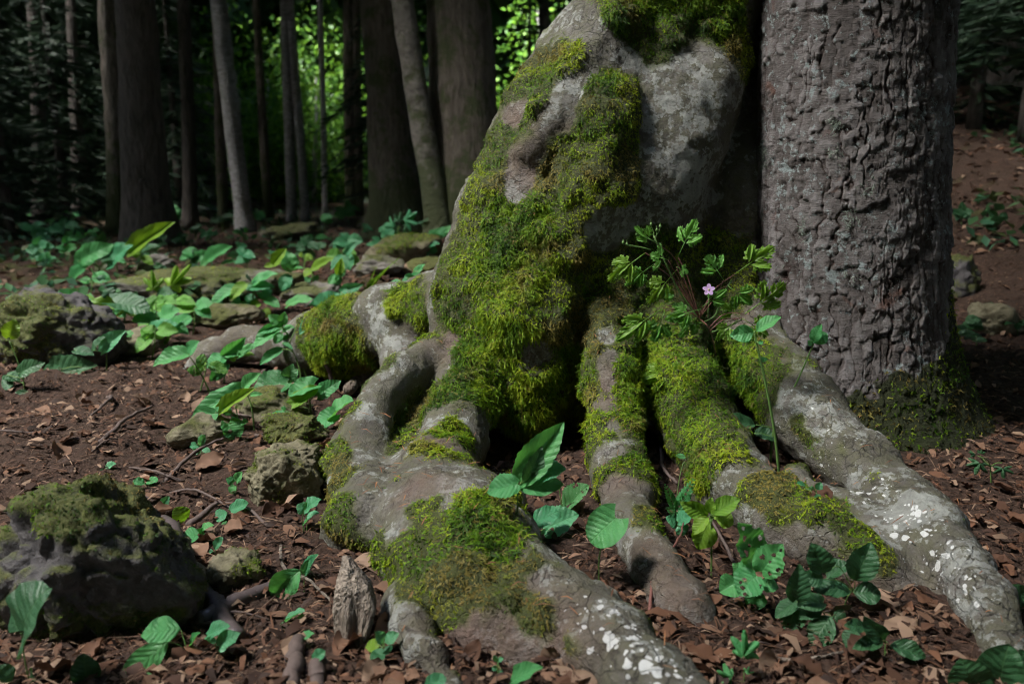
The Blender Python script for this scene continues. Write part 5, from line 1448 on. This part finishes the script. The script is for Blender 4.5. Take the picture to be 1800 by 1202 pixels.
# --- behind, softly out of focus
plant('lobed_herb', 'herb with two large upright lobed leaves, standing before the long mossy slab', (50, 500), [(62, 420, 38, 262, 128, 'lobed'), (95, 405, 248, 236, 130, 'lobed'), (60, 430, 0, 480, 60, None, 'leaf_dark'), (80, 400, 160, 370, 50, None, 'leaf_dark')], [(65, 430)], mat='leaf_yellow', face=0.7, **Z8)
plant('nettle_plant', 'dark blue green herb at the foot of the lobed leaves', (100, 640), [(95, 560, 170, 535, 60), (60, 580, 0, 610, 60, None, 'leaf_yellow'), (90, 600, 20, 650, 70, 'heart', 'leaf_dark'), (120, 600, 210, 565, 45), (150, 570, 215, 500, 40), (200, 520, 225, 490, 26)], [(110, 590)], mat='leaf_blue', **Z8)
plant('nettle_plant', 'clump of toothed herbs on the bank behind the rounded mossy stone', (560, 500), [(478, 360, 322, 458, 58), (520, 342, 440, 415, 46, None, 'leaf_yellow'), (552, 342, 662, 276, 56), (525, 372, 660, 342, 44, None, 'leaf_blue'), (600, 380, 640, 410, 70, 'heart', 'leaf_blue'), (500, 430, 465, 500, 66, 'heart', 'leaf_blue'), (560, 430, 520, 400, 50, None, 'leaf_blue'), (590, 440, 525, 478, 50, None, 'leaf_yellow'), (620, 420, 690, 450, 44), (610, 470, 640, 505, 40, None, 'leaf_yellow')], [(560, 420), (560, 345)], **Z8)
plant('nettle_plant', 'tall paler herb rising over the clump on the bank', (735, 440), [(660, 240, 716, 165, 46, None, 'leaf_yellow'), (660, 245, 612, 250, 22, None, 'leaf_yellow'), (755, 272, 722, 178, 66), (742, 300, 690, 372, 50, None, 'leaf_blue'), (760, 270, 805, 255, 26)], [(745, 360), (750, 280)], **Z8)
plant('nettle_plant', 'herb with one long yellow green leaf raised on the bank', (860, 420), [(850, 272, 953, 202, 44, None, 'leaf_yellow'), (850, 275, 808, 300, 34, None, 'leaf_yellow'), (860, 305, 880, 330, 40, None, 'leaf_blue'), (840, 310, 825, 335, 30)], [(860, 330), (855, 280)], **Z8)
plant('nettle_plant', 'slim upright herb with hanging blue green leaves before the pale boulder', (985, 420), [(1022, 195, 1072, 128, 30, None, 'leaf_blue'), (1008, 203, 944, 264, 32, None, 'leaf_blue'), (1040, 196, 1034, 272, 58, None, 'leaf_blue'), (985, 292, 1004, 215, 36, None, 'leaf_yellow'), (985, 300, 930, 338, 36), (995, 300, 1022, 268, 30), (985, 300, 985, 345, 30)], [(1000, 310), (1022, 195)], **Z8)
plant('grass_tuft', 'long bright grass blades on the bank before the pale boulder', (1150, 385), [(1130, 372, 1292, 205, 22), (1128, 372, 1100, 330, 12), (1140, 372, 1235, 262, 14), (1135, 372, 1180, 250, 12)], kind='grass', mat='leaf_yellow', petiole=False, lean=0.1, cat='grass', **Z8)
plant('nettle_plant', 'pale herb standing behind the mossy hump of the rear root', (1330, 400), [(1300, 340, 1436, 288, 46, None, 'leaf_blue'), (1368, 300, 1412, 240, 36), (1300, 335, 1240, 345, 40, None, 'leaf_blue'), (1360, 310, 1320, 300, 30)], [(1340, 330)], dist=2.6, **Z8)
plant('nettle_plant', 'herb with a pale rounded leaf at the tip of the mossy root hump', (900, 530), [(878, 458, 988, 398, 82, 'heart', 'leaf_blue'), (985, 412, 1078, 372, 38, None, 'leaf_yellow'), (728, 448, 847, 402, 46), (1000, 380, 1100, 345, 40, None, 'leaf_blue')], [(900, 470)], **Z8)
plant('nettle_plant', 'soft herb on the mossy bank above the long slab', (380, 290), [(320, 225, 436, 145, 56), (400, 240, 470, 220, 34), (420, 330, 400, 360, 40), (330, 225, 290, 250, 26)], [(350, 240)], **Z8)
plant('nettle_plant', 'shaded clump of toothed herbs before the thick dark spruce trunk', (330, 1000), [(275, 918, 382, 858, 52), (372, 930, 445, 858, 62, None, 'leaf_blue'), (450, 892, 594, 778, 46, None, 'leaf_yellow'), (250, 985, 300, 930, 40), (410, 900, 330, 905, 40, None, 'leaf_dark'), (300, 920, 260, 950, 36), (500, 890, 560, 860, 30, None, 'leaf_dark')], [(360, 930), (440, 890)], **Z1)
plant('nettle_plant', 'bright leaved herb in front of the dark low rock', (400, 1200), [(392, 1062, 262, 1143, 66, None, 'leaf_yellow'), (395, 1135, 440, 1078, 40, None, 'leaf_yellow'), (400, 1060, 522, 1085, 70, 'heart', 'leaf_dark'), (390, 1040, 370, 1015, 40, None, 'leaf_dark')], [(400, 1080)], **Z1)
plant('nettle_plant', 'pale low herb on the litter left of the grey surface root', (560, 1230), [(500, 1185, 612, 1128, 52, None, 'leaf_blue'), (560, 1190, 600, 1165, 44, None, 'leaf_yellow'), (520, 1190, 490, 1215, 40), (590, 1160, 660, 1105, 36)], [(555, 1190)], **Z1)
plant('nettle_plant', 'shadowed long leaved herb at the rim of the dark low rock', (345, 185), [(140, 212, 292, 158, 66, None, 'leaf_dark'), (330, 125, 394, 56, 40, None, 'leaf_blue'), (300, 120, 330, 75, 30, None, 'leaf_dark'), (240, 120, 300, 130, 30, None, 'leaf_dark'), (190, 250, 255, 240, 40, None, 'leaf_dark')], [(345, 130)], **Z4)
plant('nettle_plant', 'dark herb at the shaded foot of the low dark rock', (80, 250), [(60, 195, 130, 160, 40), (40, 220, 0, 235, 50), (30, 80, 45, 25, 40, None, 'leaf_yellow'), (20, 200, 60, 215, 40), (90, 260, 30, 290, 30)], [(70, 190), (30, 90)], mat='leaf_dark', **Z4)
plant('lobed_herb', 'dark blue green lobed herb between the old trunk and the pale boulder', (1400, 860), [(1400, 800, 1345, 790, 90, 'lobed', 'leaf_blue'), (1405, 795, 1465, 735, 90, 'lobed', 'leaf_blue'), (1400, 800, 1410, 740, 60, 'lobed', 'leaf_dark'), (1410, 800, 1440, 800, 50, 'lobed', 'leaf_dark')], [(1400, 800)], face=0.7, mat='leaf_blue', **Z1)
# --- small things in the open litter
SG = 'tiny seedlings in the litter'
sl = 'tiny green seedling sprouting from the open litter'
for k, (bx, by, lv) in enumerate([
    (760, 590, [(765, 545, 780, 515, 24), (755, 550, 735, 535, 22), (760, 560, 745, 585, 22)]), (650, 470, [(650, 430, 660, 395, 22), (645, 435, 615, 430, 20), (655, 440, 680, 450, 22), (650, 445, 640, 470, 18)]),
    (345, 520, [(340, 505, 368, 485, 26), (340, 508, 332, 520, 18)]), (470, 565, [(470, 550, 430, 545, 30), (475, 548, 508, 540, 34), (470, 555, 490, 565, 24)]),
    (530, 640, [(528, 620, 545, 595, 22), (526, 625, 520, 640, 16)]), (735, 655, [(738, 640, 802, 615, 46), (735, 645, 695, 668, 48)]),
    (640, 745, [(640, 720, 582, 735, 44), (645, 715, 685, 680, 30), (640, 725, 655, 700, 30)]), (700, 790, [(695, 765, 718, 726, 30), (690, 770, 675, 775, 18)]),
    (990, 710, [(985, 642, 1028, 598, 42), (985, 640, 968, 620, 36), (985, 680, 1022, 640, 40), (988, 700, 1000, 708, 16)]), (910, 785, [(910, 775, 922, 758, 26)]),
    (985, 860, [(985, 850, 1018, 780, 36), (985, 845, 1000, 800, 24)]), (915, 1025, [(912, 1012, 978, 955, 50)]), (975, 1085, [(962, 1075, 1006, 1028, 34)]), (1020, 1140, [(1010, 1125, 1052, 1095, 40)]),
    (720, 1110, [(670, 1042, 735, 1008, 44), (708, 1080, 762, 1035, 46), (690, 1050, 680, 1070, 24)]), (745, 700, [(740, 690, 770, 705, 30), (735, 690, 720, 680, 26)])]):
    plant('seedling', sl, (bx, by), lv, [], kind='oval' if k % 2 else 'toothed', mat='leaf_blue' if k % 3 else 'leaf', group=SG, stem_r=1.0, **Z4)
plant('seedling', 'seedling with one square yellow green leaf beside the craggy rock', (590, 690), [(600, 675, 570, 632, 60, 'oval')], [], mat='leaf_yellow', **Z4)
plant('violet_plant', 'single long leaf standing over the fallen branch', (985, 905), [(972, 832, 876, 925, 72, 'smooth')], [(985, 860)], **Z4)
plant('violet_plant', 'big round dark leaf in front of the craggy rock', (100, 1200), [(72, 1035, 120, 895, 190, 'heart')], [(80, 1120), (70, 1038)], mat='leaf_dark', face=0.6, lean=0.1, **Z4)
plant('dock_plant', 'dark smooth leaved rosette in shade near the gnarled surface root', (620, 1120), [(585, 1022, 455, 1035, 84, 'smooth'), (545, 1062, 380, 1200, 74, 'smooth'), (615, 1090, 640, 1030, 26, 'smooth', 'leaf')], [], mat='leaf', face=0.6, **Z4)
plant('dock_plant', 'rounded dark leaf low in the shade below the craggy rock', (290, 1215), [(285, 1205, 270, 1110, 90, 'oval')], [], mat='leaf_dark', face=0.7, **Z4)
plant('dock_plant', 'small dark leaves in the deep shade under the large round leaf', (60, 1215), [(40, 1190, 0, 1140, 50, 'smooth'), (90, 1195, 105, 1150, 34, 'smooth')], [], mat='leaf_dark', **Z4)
# --- centre and right
plant('sapling', 'four leaved green sapling in front of the hollow between the roots', (755, 720), [(762, 540, 898, 360, 74, 'toothed'), (756, 552, 655, 575, 66), (762, 572, 902, 545, 62, 'smooth'), (800, 520, 908, 496, 60, None, 'leaf_blue'), (785, 545, 835, 440, 44, None, 'leaf_dark')], [(755, 640), (757, 560)], stem_r=1.8, lean=0.1, face=0.7, mat='leaf', dist=1.04, **Z5)
plant('sapling', 'low dark leaves below the four leaved sapling', (820, 730), [(800, 688, 885, 640, 70, 'oval'), (838, 700, 942, 648, 78), (775, 690, 795, 752, 42), (845, 700, 850, 740, 30), (770, 690, 745, 700, 30)], [(815, 690)], mat='leaf_blue', **Z5)
plant('sapling', 'pale net veined leaf on a thin stalk before the middle root', (905, 640), [(910, 630, 985, 556, 62, 'eaten', 'leaf_spotted')], [(890, 570)], face=0.7, **Z5)
plant('violet_plant', 'single glossy heart shaped leaf at the edge of the front root', (190, 880), [(242, 662, 158, 742, 108, 'heart', 'leaf')], [(192, 780), (225, 680)], face=0.9, lean=0.1, **Z6)
plant('sapling', 'bright yellow green five leaved sapling between the middle and fork roots', (555, 855), [(545, 655, 456, 616, 46), (553, 650, 552, 598, 28), (560, 652, 643, 598, 50), (566, 655, 630, 678, 54), (545, 672, 512, 768, 66), (545, 660, 492, 715, 40), (560, 665, 570, 650, 24)], [(554, 760), (552, 665)], kind='smooth', mat='leaf_yellow', face=0.7, stem_r=1.6, lean=0.15, **Z6)
plant('sapling', 'tall thin stemmed seedling with paired leaves in front of the lichen crusted root', (778, 545), [(692, 62, 616, 74, 44), (698, 58, 778, 8, 42), (684, 88, 645, 80, 24), (704, 152, 738, 150, 14), (705, 98, 722, 92, 12)], [(760, 400), (732, 240), (705, 120), (693, 66)], kind='smooth', mat='leaf', face=0.65, stem_r=2.2, lean=0.1, **Z6)
plant('sapling', 'branch stemmed seedling with dark oval leaf pair beside the lichen crusted root', (745, 500), [(886, 98, 926, 62, 46, 'smooth', 'leaf'), (882, 98, 908, 36, 32, 'smooth', 'leaf'), (880, 105, 868, 90, 18, 'smooth', 'leaf'), (698, 362, 590, 348, 52, 'oval', 'leaf_dark'), (692, 390, 768, 396, 62, 'oval', 'leaf_dark')], [(752, 400), (775, 330), (830, 225), (884, 102)], face=0.6, stem_r=2.0, lean=0.1, **Z6)
# cranesbill growing on the root
hr = plant('cranesbill_plant', 'cranesbill with feathery cut leaves and one pink flower growing on the mossy root', (1030, 1295), [
    (770, 890, 695, 945, 62, None, 'leaf_yellow'), (800, 930, 742, 972, 46), (812, 860, 766, 826, 40), (885, 905, 920, 828, 60), (850, 915, 815, 905, 62), (880, 940, 905, 950, 40), (880, 950, 822, 1018, 66, None, 'leaf_yellow'),
    (1045, 985, 1012, 935, 62), (1085, 965, 1165, 908, 70, None, 'leaf_yellow'), (1060, 1005, 1110, 1045, 60), (830, 1085, 735, 1150, 62, None, 'leaf_yellow'), (838, 1075, 842, 1040, 40), (838, 1095, 815, 1158, 62), (858, 1098, 862, 1120, 34),
    (965, 1088, 896, 1108, 60), (970, 1080, 1020, 1045, 46), (975, 1090, 925, 1145, 46), (1120, 1105, 1205, 1045, 74, None, 'leaf_yellow'), (1110, 1120, 1165, 1155, 62, None, 'leaf_yellow'), (1105, 1120, 1065, 1090, 50, None, 'leaf_yellow'), (1095, 1125, 1050, 1165, 46, None, 'leaf_yellow')],
    [(1000, 1170), (960, 1120)], kind='dissected', mat='leaf_fresh', face=0.75, on='beech', stem_mat='stem_red', stem_r=1.2, lean=0.15, dist=1.50, **Z2)
def herb_extra():
    d = 1.50; b = np.array(hr.location); f = Z2['Zf']
    def tb(name, pts, r, mat='stem', dist=d):
        m = mpp(*f(*pts[0]), dist)
        path = catmull([P(*f(*q_), dist) for q_ in pts], 14)
        V, F = tube(path, r * m, 6); return obj(name, mesh_data(name, V - b, F, M[mat]), hr), path
    tb('stem', [(960, 1125), (920, 1070), (880, 1010), (830, 900), (800, 830)], 1.5)
    tb('stem', [(960, 1140), (1015, 1110), (1040, 1040), (1075, 985)], 1.5)
    tb('stem', [(960, 1140), (900, 1140), (850, 1110)], 1.3)
    tb('stem', [(990, 1120), (993, 1060), (993, 1024)], 1.2)
    tb('stem', [(1000, 1170), (1060, 1150), (1110, 1125)], 1.3)
    for x0, y0, x1, y1 in ((800, 850, 740, 815), (800, 840, 790, 780), (800, 840, 822, 788), (800, 850, 810, 800), (790, 880, 692, 845), (790, 880, 705, 850)):
        _, pa = tb('stem', [(x0, y0), ((x0 + x1) / 2 + 4, (y0 + y1) / 2 + 6), (x1, y1 + 16)], 0.9)
        m = mpp(*f(x1, y1), d); t = np.linspace(0, 1, 9)
        top_ = P(*f(x1, y1 - 6), d)
        V, F = tube(pa[-1] + (top_ - pa[-1]) * t[:, None], np.interp(t, [0, .2, .45, .6, 1], [1.0, 3.0, 2.2, .8, .4]) * m, 7)
        obj('bud', mesh_data('bud', V - b, F, M['stem']), hr)
    c = P(*f(993, 1020), d - 0.012); m = mpp(*f(993, 1020), d)
    fd = nrm(np.array([0, 0, CAM_H]) - c + np.array([0.1, 0, 0.35]))
    u_ = nrm(np.cross(fd, [0, 0, 1.0])); w_ = np.cross(u_, fd)
    M['petal'] = m_plain('pink_petal', (0.56, 0.38, 0.66), 0.5, 0.2, 200.0, trans=0.3)
    fl = obj('flower', mesh_data('flower_centre', *(lambda q_: (q_[0] - b, q_[1]))(tube(c + fd * np.linspace(-3, 2, 6)[:, None] * m, np.array([1.0, 1.4, 1.6, 1.5, 1.2, .6]) * 1.3 * m, 8)), m_plain('flower_eye', (0.62, 0.56, 0.35))), hr)
    V, Q, uv = grid_leaf('oval', 77, 9, 5)
    for k in range(5):
        a = k * 2 * math.pi / 5 + 0.3
        ax = u_ * math.cos(a) + w_ * math.sin(a); sx = np.cross(ax, fd)
        L = 10.0 * m
        W = c - b + (ax * 0.10 * L) + V[:, [0]] * sx * L * 0.72 + V[:, [1]] * ax * L + (V[:, [2]] * 0.5 + 0.25 * V[:, [1]] ** 2 * 0.5) * fd * L
        obj('petal', mesh_data('petal', W, Q, M['petal'], uv=uv), fl)
herb_extra()
plant('cranesbill_plant', 'small yellowish cranesbill leaf low on the mossy fork root', (470, 215), [(462, 186, 376, 204, 62, 'dissected', 'leaf_yellow'), (455, 180, 440, 170, 20, 'dissected', 'leaf_yellow')], [(468, 190)], on='beech', face=0.7, stem_mat='stem_red', lean=0.1, **Z6)
plant('cranesbill_plant', 'yellowed cranesbill leaves on a red stalk over the moss between the right roots', (590, 215), [(735, 240, 672, 268, 66, 'dissected', 'leaf_yellow'), (735, 235, 785, 205, 60, 'dissected', 'leaf_yellow'), (720, 232, 730, 200, 40, 'dissected', 'leaf_yellow')], [(640, 225), (690, 238)], on='beech', face=0.7, stem_mat='stem_red', lean=0.1, **Z6)
plant('fern_plant', 'little feathery fern between the middle root and the fork root', (430, 690), [(432, 660, 492, 542, 70), (440, 640, 405, 560, 50), (470, 465, 440, 460, 34), (435, 650, 410, 630, 36)], [(435, 655)], kind='fern', mat='leaf', face=0.6, on='beech', **Z6)
plant('seedling', 'cyan green seedling leaves beneath the little fern', (440, 710), [(445, 680, 415, 660, 40), (445, 675, 490, 650, 40), (450, 690, 468, 720, 36)], [(445, 685)], mat='leaf_blue', **Z6)
plant('herb', 'insect eaten green herb right of the bright sapling', (690, 960), [(690, 800, 652, 682, 92, 'eaten'), (715, 838, 785, 752, 80, 'eaten'), (655, 850, 630, 815, 40), (640, 868, 586, 900, 64, 'bramble'), (700, 850, 640, 908, 84, 'eaten'), (718, 880, 772, 885, 42), (700, 905, 694, 965, 48), (680, 830, 640, 830, 44)], [(695, 890), (690, 830)], mat='leaf', face=0.65, **Z6)
plant('bramble_plant', 'bramble with two clear three part leaves on the litter below the fork root', (460, 960), [(400, 815, 358, 716, 68), (405, 828, 482, 772, 58), (395, 832, 318, 828, 48), (504, 842, 562, 714, 84), (490, 872, 366, 866, 60), (500, 880, 600, 885, 62)], [(475, 905), (498, 872)], kind='bramble', mat='leaf_dark', face=0.7, lean=0.15, **Z7)
plant('herb', 'dark ragged leaved herb beside the three part bramble', (410, 1010), [(298, 905, 312, 792, 58), (300, 912, 222, 962, 46), (300, 915, 268, 1022, 72, 'eaten'), (395, 912, 305, 920, 52), (420, 960, 352, 1072, 74, 'bramble'), (380, 935, 308, 968, 42), (430, 960, 474, 985, 48)], [(400, 960), (360, 920)], mat='leaf_dark', face=0.65, **Z7)
plant('herb', 'dim starry leaved herb in the shade left of the outer root tip', (610, 1110), [(610, 1050, 540, 972, 56), (605, 1052, 500, 1072, 46), (625, 1065, 758, 1102, 52), (615, 1072, 588, 1152, 52), (625, 1075, 698, 1158, 56), (515, 1015, 472, 1072, 62), (540, 1000, 472, 995, 38)], [(612, 1058)], kind='smooth', mat='leaf_dark', face=0.65, **Z7)
plant('lobed_herb', 'lobed leaved herb at the foot of the front root tip', (120, 1215), [(115, 1150, 112, 1008, 125, 'lobed'), (100, 1190, 20, 1150, 95, 'lobed'), (110, 1170, 160, 1160, 60, 'lobed')], [(115, 1160)], mat='leaf', face=0.75, lean=0.15, **Z7)
plant('lobed_herb', 'dim lobed herb on the litter beyond the lichen crusted root', (985, 500), [(950, 405, 930, 474, 92, 'lobed'), (1022, 425, 1028, 486, 80, 'lobed'), (935, 400, 905, 385, 34, 'lobed'), (945, 400, 950, 380, 34, 'lobed')], [(980, 440)], mat='leaf_dark', face=0.6, **Z7)
plant('lobed_herb', 'broad dark leaf beside the tip of the outer root', (1110, 1010), [(1100, 965, 985, 925, 160, 'heart'), (1090, 1010, 1100, 960, 60, 'heart')], [(1105, 970)], mat='leaf_dark', face=0.7, dist=0.98, **Z7)
plant('lobed_herb', 'dark broad leaves in the shade below the outer root tip', (1000, 1225), [(1010, 1210, 1035, 1075, 130, 'heart'), (920, 1210, 890, 1135, 130, 'heart'), (1080, 1200, 1090, 1090, 60, 'heart')], [(1000, 1210)], mat='leaf_dark', face=0.7, **Z7)
plant('seedling', 'tiny clover like seedling in the moss between the right hand roots', (370, 560), [(370, 520, 385, 496, 28), (365, 525, 340, 520, 30), (375, 528, 402, 530, 30), (370, 535, 375, 552, 26), (330, 505, 305, 495, 24), (325, 515, 335, 530, 22)], [(370, 530)], kind='oval', mat='leaf_blue', on='beech', face=0.6, **Z7)
plant('seedling', 'small seedling with one yellowing leaf below the front root', (318, 1130), [(310, 1076, 262, 1078, 40, 'smooth', 'leaf_yellow'), (320, 1070, 298, 1032, 32), (325, 1066, 364, 1036, 34), (318, 1085, 284, 1142, 42), (326, 1080, 342, 1102, 32)], [(318, 1080)], kind='smooth', mat='leaf_blue', face=0.65, **Z5)
plant('seedling', 'pale little sprig on the bare soil under the front root', (692, 1190), [(690, 1130, 680, 1108, 20), (692, 1128, 706, 1116, 18), (690, 1150, 672, 1148, 18), (692, 1160, 708, 1158, 18)], [(691, 1135)], kind='oval', mat='leaf_blue', **Z5)
plant('dock_plant', 'long leaf pushing up in front of the front root', (735, 1230), [(728, 1196, 826, 1140, 52, 'smooth')], [], mat='leaf', **Z5)
plant('dock_plant', 'round leaf by the forked foot of the front root', (470, 1235), [(455, 1215, 520, 1178, 56, 'oval')], [], mat='leaf_blue', **Z5)
# --- fainter herbs scattered over the bank behind
rb = np.random.default_rng(881)
for k in range(60):
    px, py = rb.uniform(40, 780), rb.uniform(385, 480)
    if k > 52: px, py = rb.uniform(1680, 1790), rb.uniform(300, 620)
    h = rb.uniform(14, 34)
    lv = []
    for q_ in range(int(rb.integers(4, 8))):
        a = rb.uniform(-2.6, 2.6); x0, y0 = px + rb.uniform(-8, 8), py - h * rb.uniform(0.4, 1)
        lv.append((x0, y0, x0 + math.sin(a) * h * .8, y0 - math.cos(a) * h * .45 - 2, h * rb.uniform(.3, .5)))
    plant('woodland_herb', 'small soft green herb on the mossy bank behind', (px, py), lv, [(px, py - h * .8)], mat=['leaf', 'leaf_blue', 'leaf_dark'][k % 3] if k <= 52 else 'leaf_dark', group='small herbs on the bank', stem_r=0.8)

# --- the drift of toothed herbs over the left bank
rb = np.random.default_rng(891)
for k in range(24):
    px, py = rb.uniform(120, 640), rb.uniform(470, 760)
    if 300 < px < 600 and 560 < py < 690: px -= 220
    if py > 640 and px < 330: py = rb.uniform(480, 600)
    if any(abs(px - x) < 20 and abs(py - y) < 20 for x, y in ((345, 790), (490, 880))): continue
    sc_ = 0.5 + 1.0 * (py - 420) / 340
    h = rb.uniform(30, 62) * sc_
    top_ = (px + rb.uniform(-.3, .3) * h, py - h)
    lv = []
    for q_ in range(int(rb.integers(3, 6))):
        a = rb.uniform(-2.2, 2.2); f_ = rb.uniform(0.55, 1)
        x0, y0 = px + (top_[0] - px) * f_, py - h * f_
        L_ = h * rb.uniform(.55, .95)
        lv.append((x0 + math.sin(a) * 6 * sc_, y0 - 3, x0 + math.sin(a) * L_, y0 - math.cos(a) * L_ * .5 + 5 * sc_, L_ * rb.uniform(.40, .55)))
    plant('nettle_plant', 'toothed green herb in the leafy drift over the left bank', (px, py), lv, [((px + top_[0]) / 2 + 2, py - h * .5), top_], mat=['leaf', 'leaf_fresh', 'leaf', 'leaf_yellow'][k % 4], kind='eaten' if k % 5 == 0 else 'toothed', group='drift of toothed herbs', stem_r=1.1)
# low ground cover fading into the wood
r = np.random.default_rng(895)
n = 9000
y = 3.6 + 13 * r.random(n) ** 1.4; x = (r.random(n) * 2 - 1) * 0.8 * y
k_ = (x < 0.06 * y) | (x > 0.45 * y)
p = np.stack([x, y, gz(x, y) + 0.02 + 0.10 * r.random(n) ** 2], 1)[k_]
p = p[fbm(p * 1.1, 3, 897) > 0.0]
V_, T_, C_ = leaf_cards(p, 0.075, 898, [[0.03, 0.09, 0.03], [0.05, 0.13, 0.05], [0.04, 0.11, 0.06], [0.05, 0.07, 0.02]], 0.9)
setp(obj('ground_cover', mesh_data('ground_cover', V_, T_, M['canopy'], smooth=False, colors={'tint': C_})), 'low dim green ground cover under the far trunks', 'ground cover', kind='stuff')
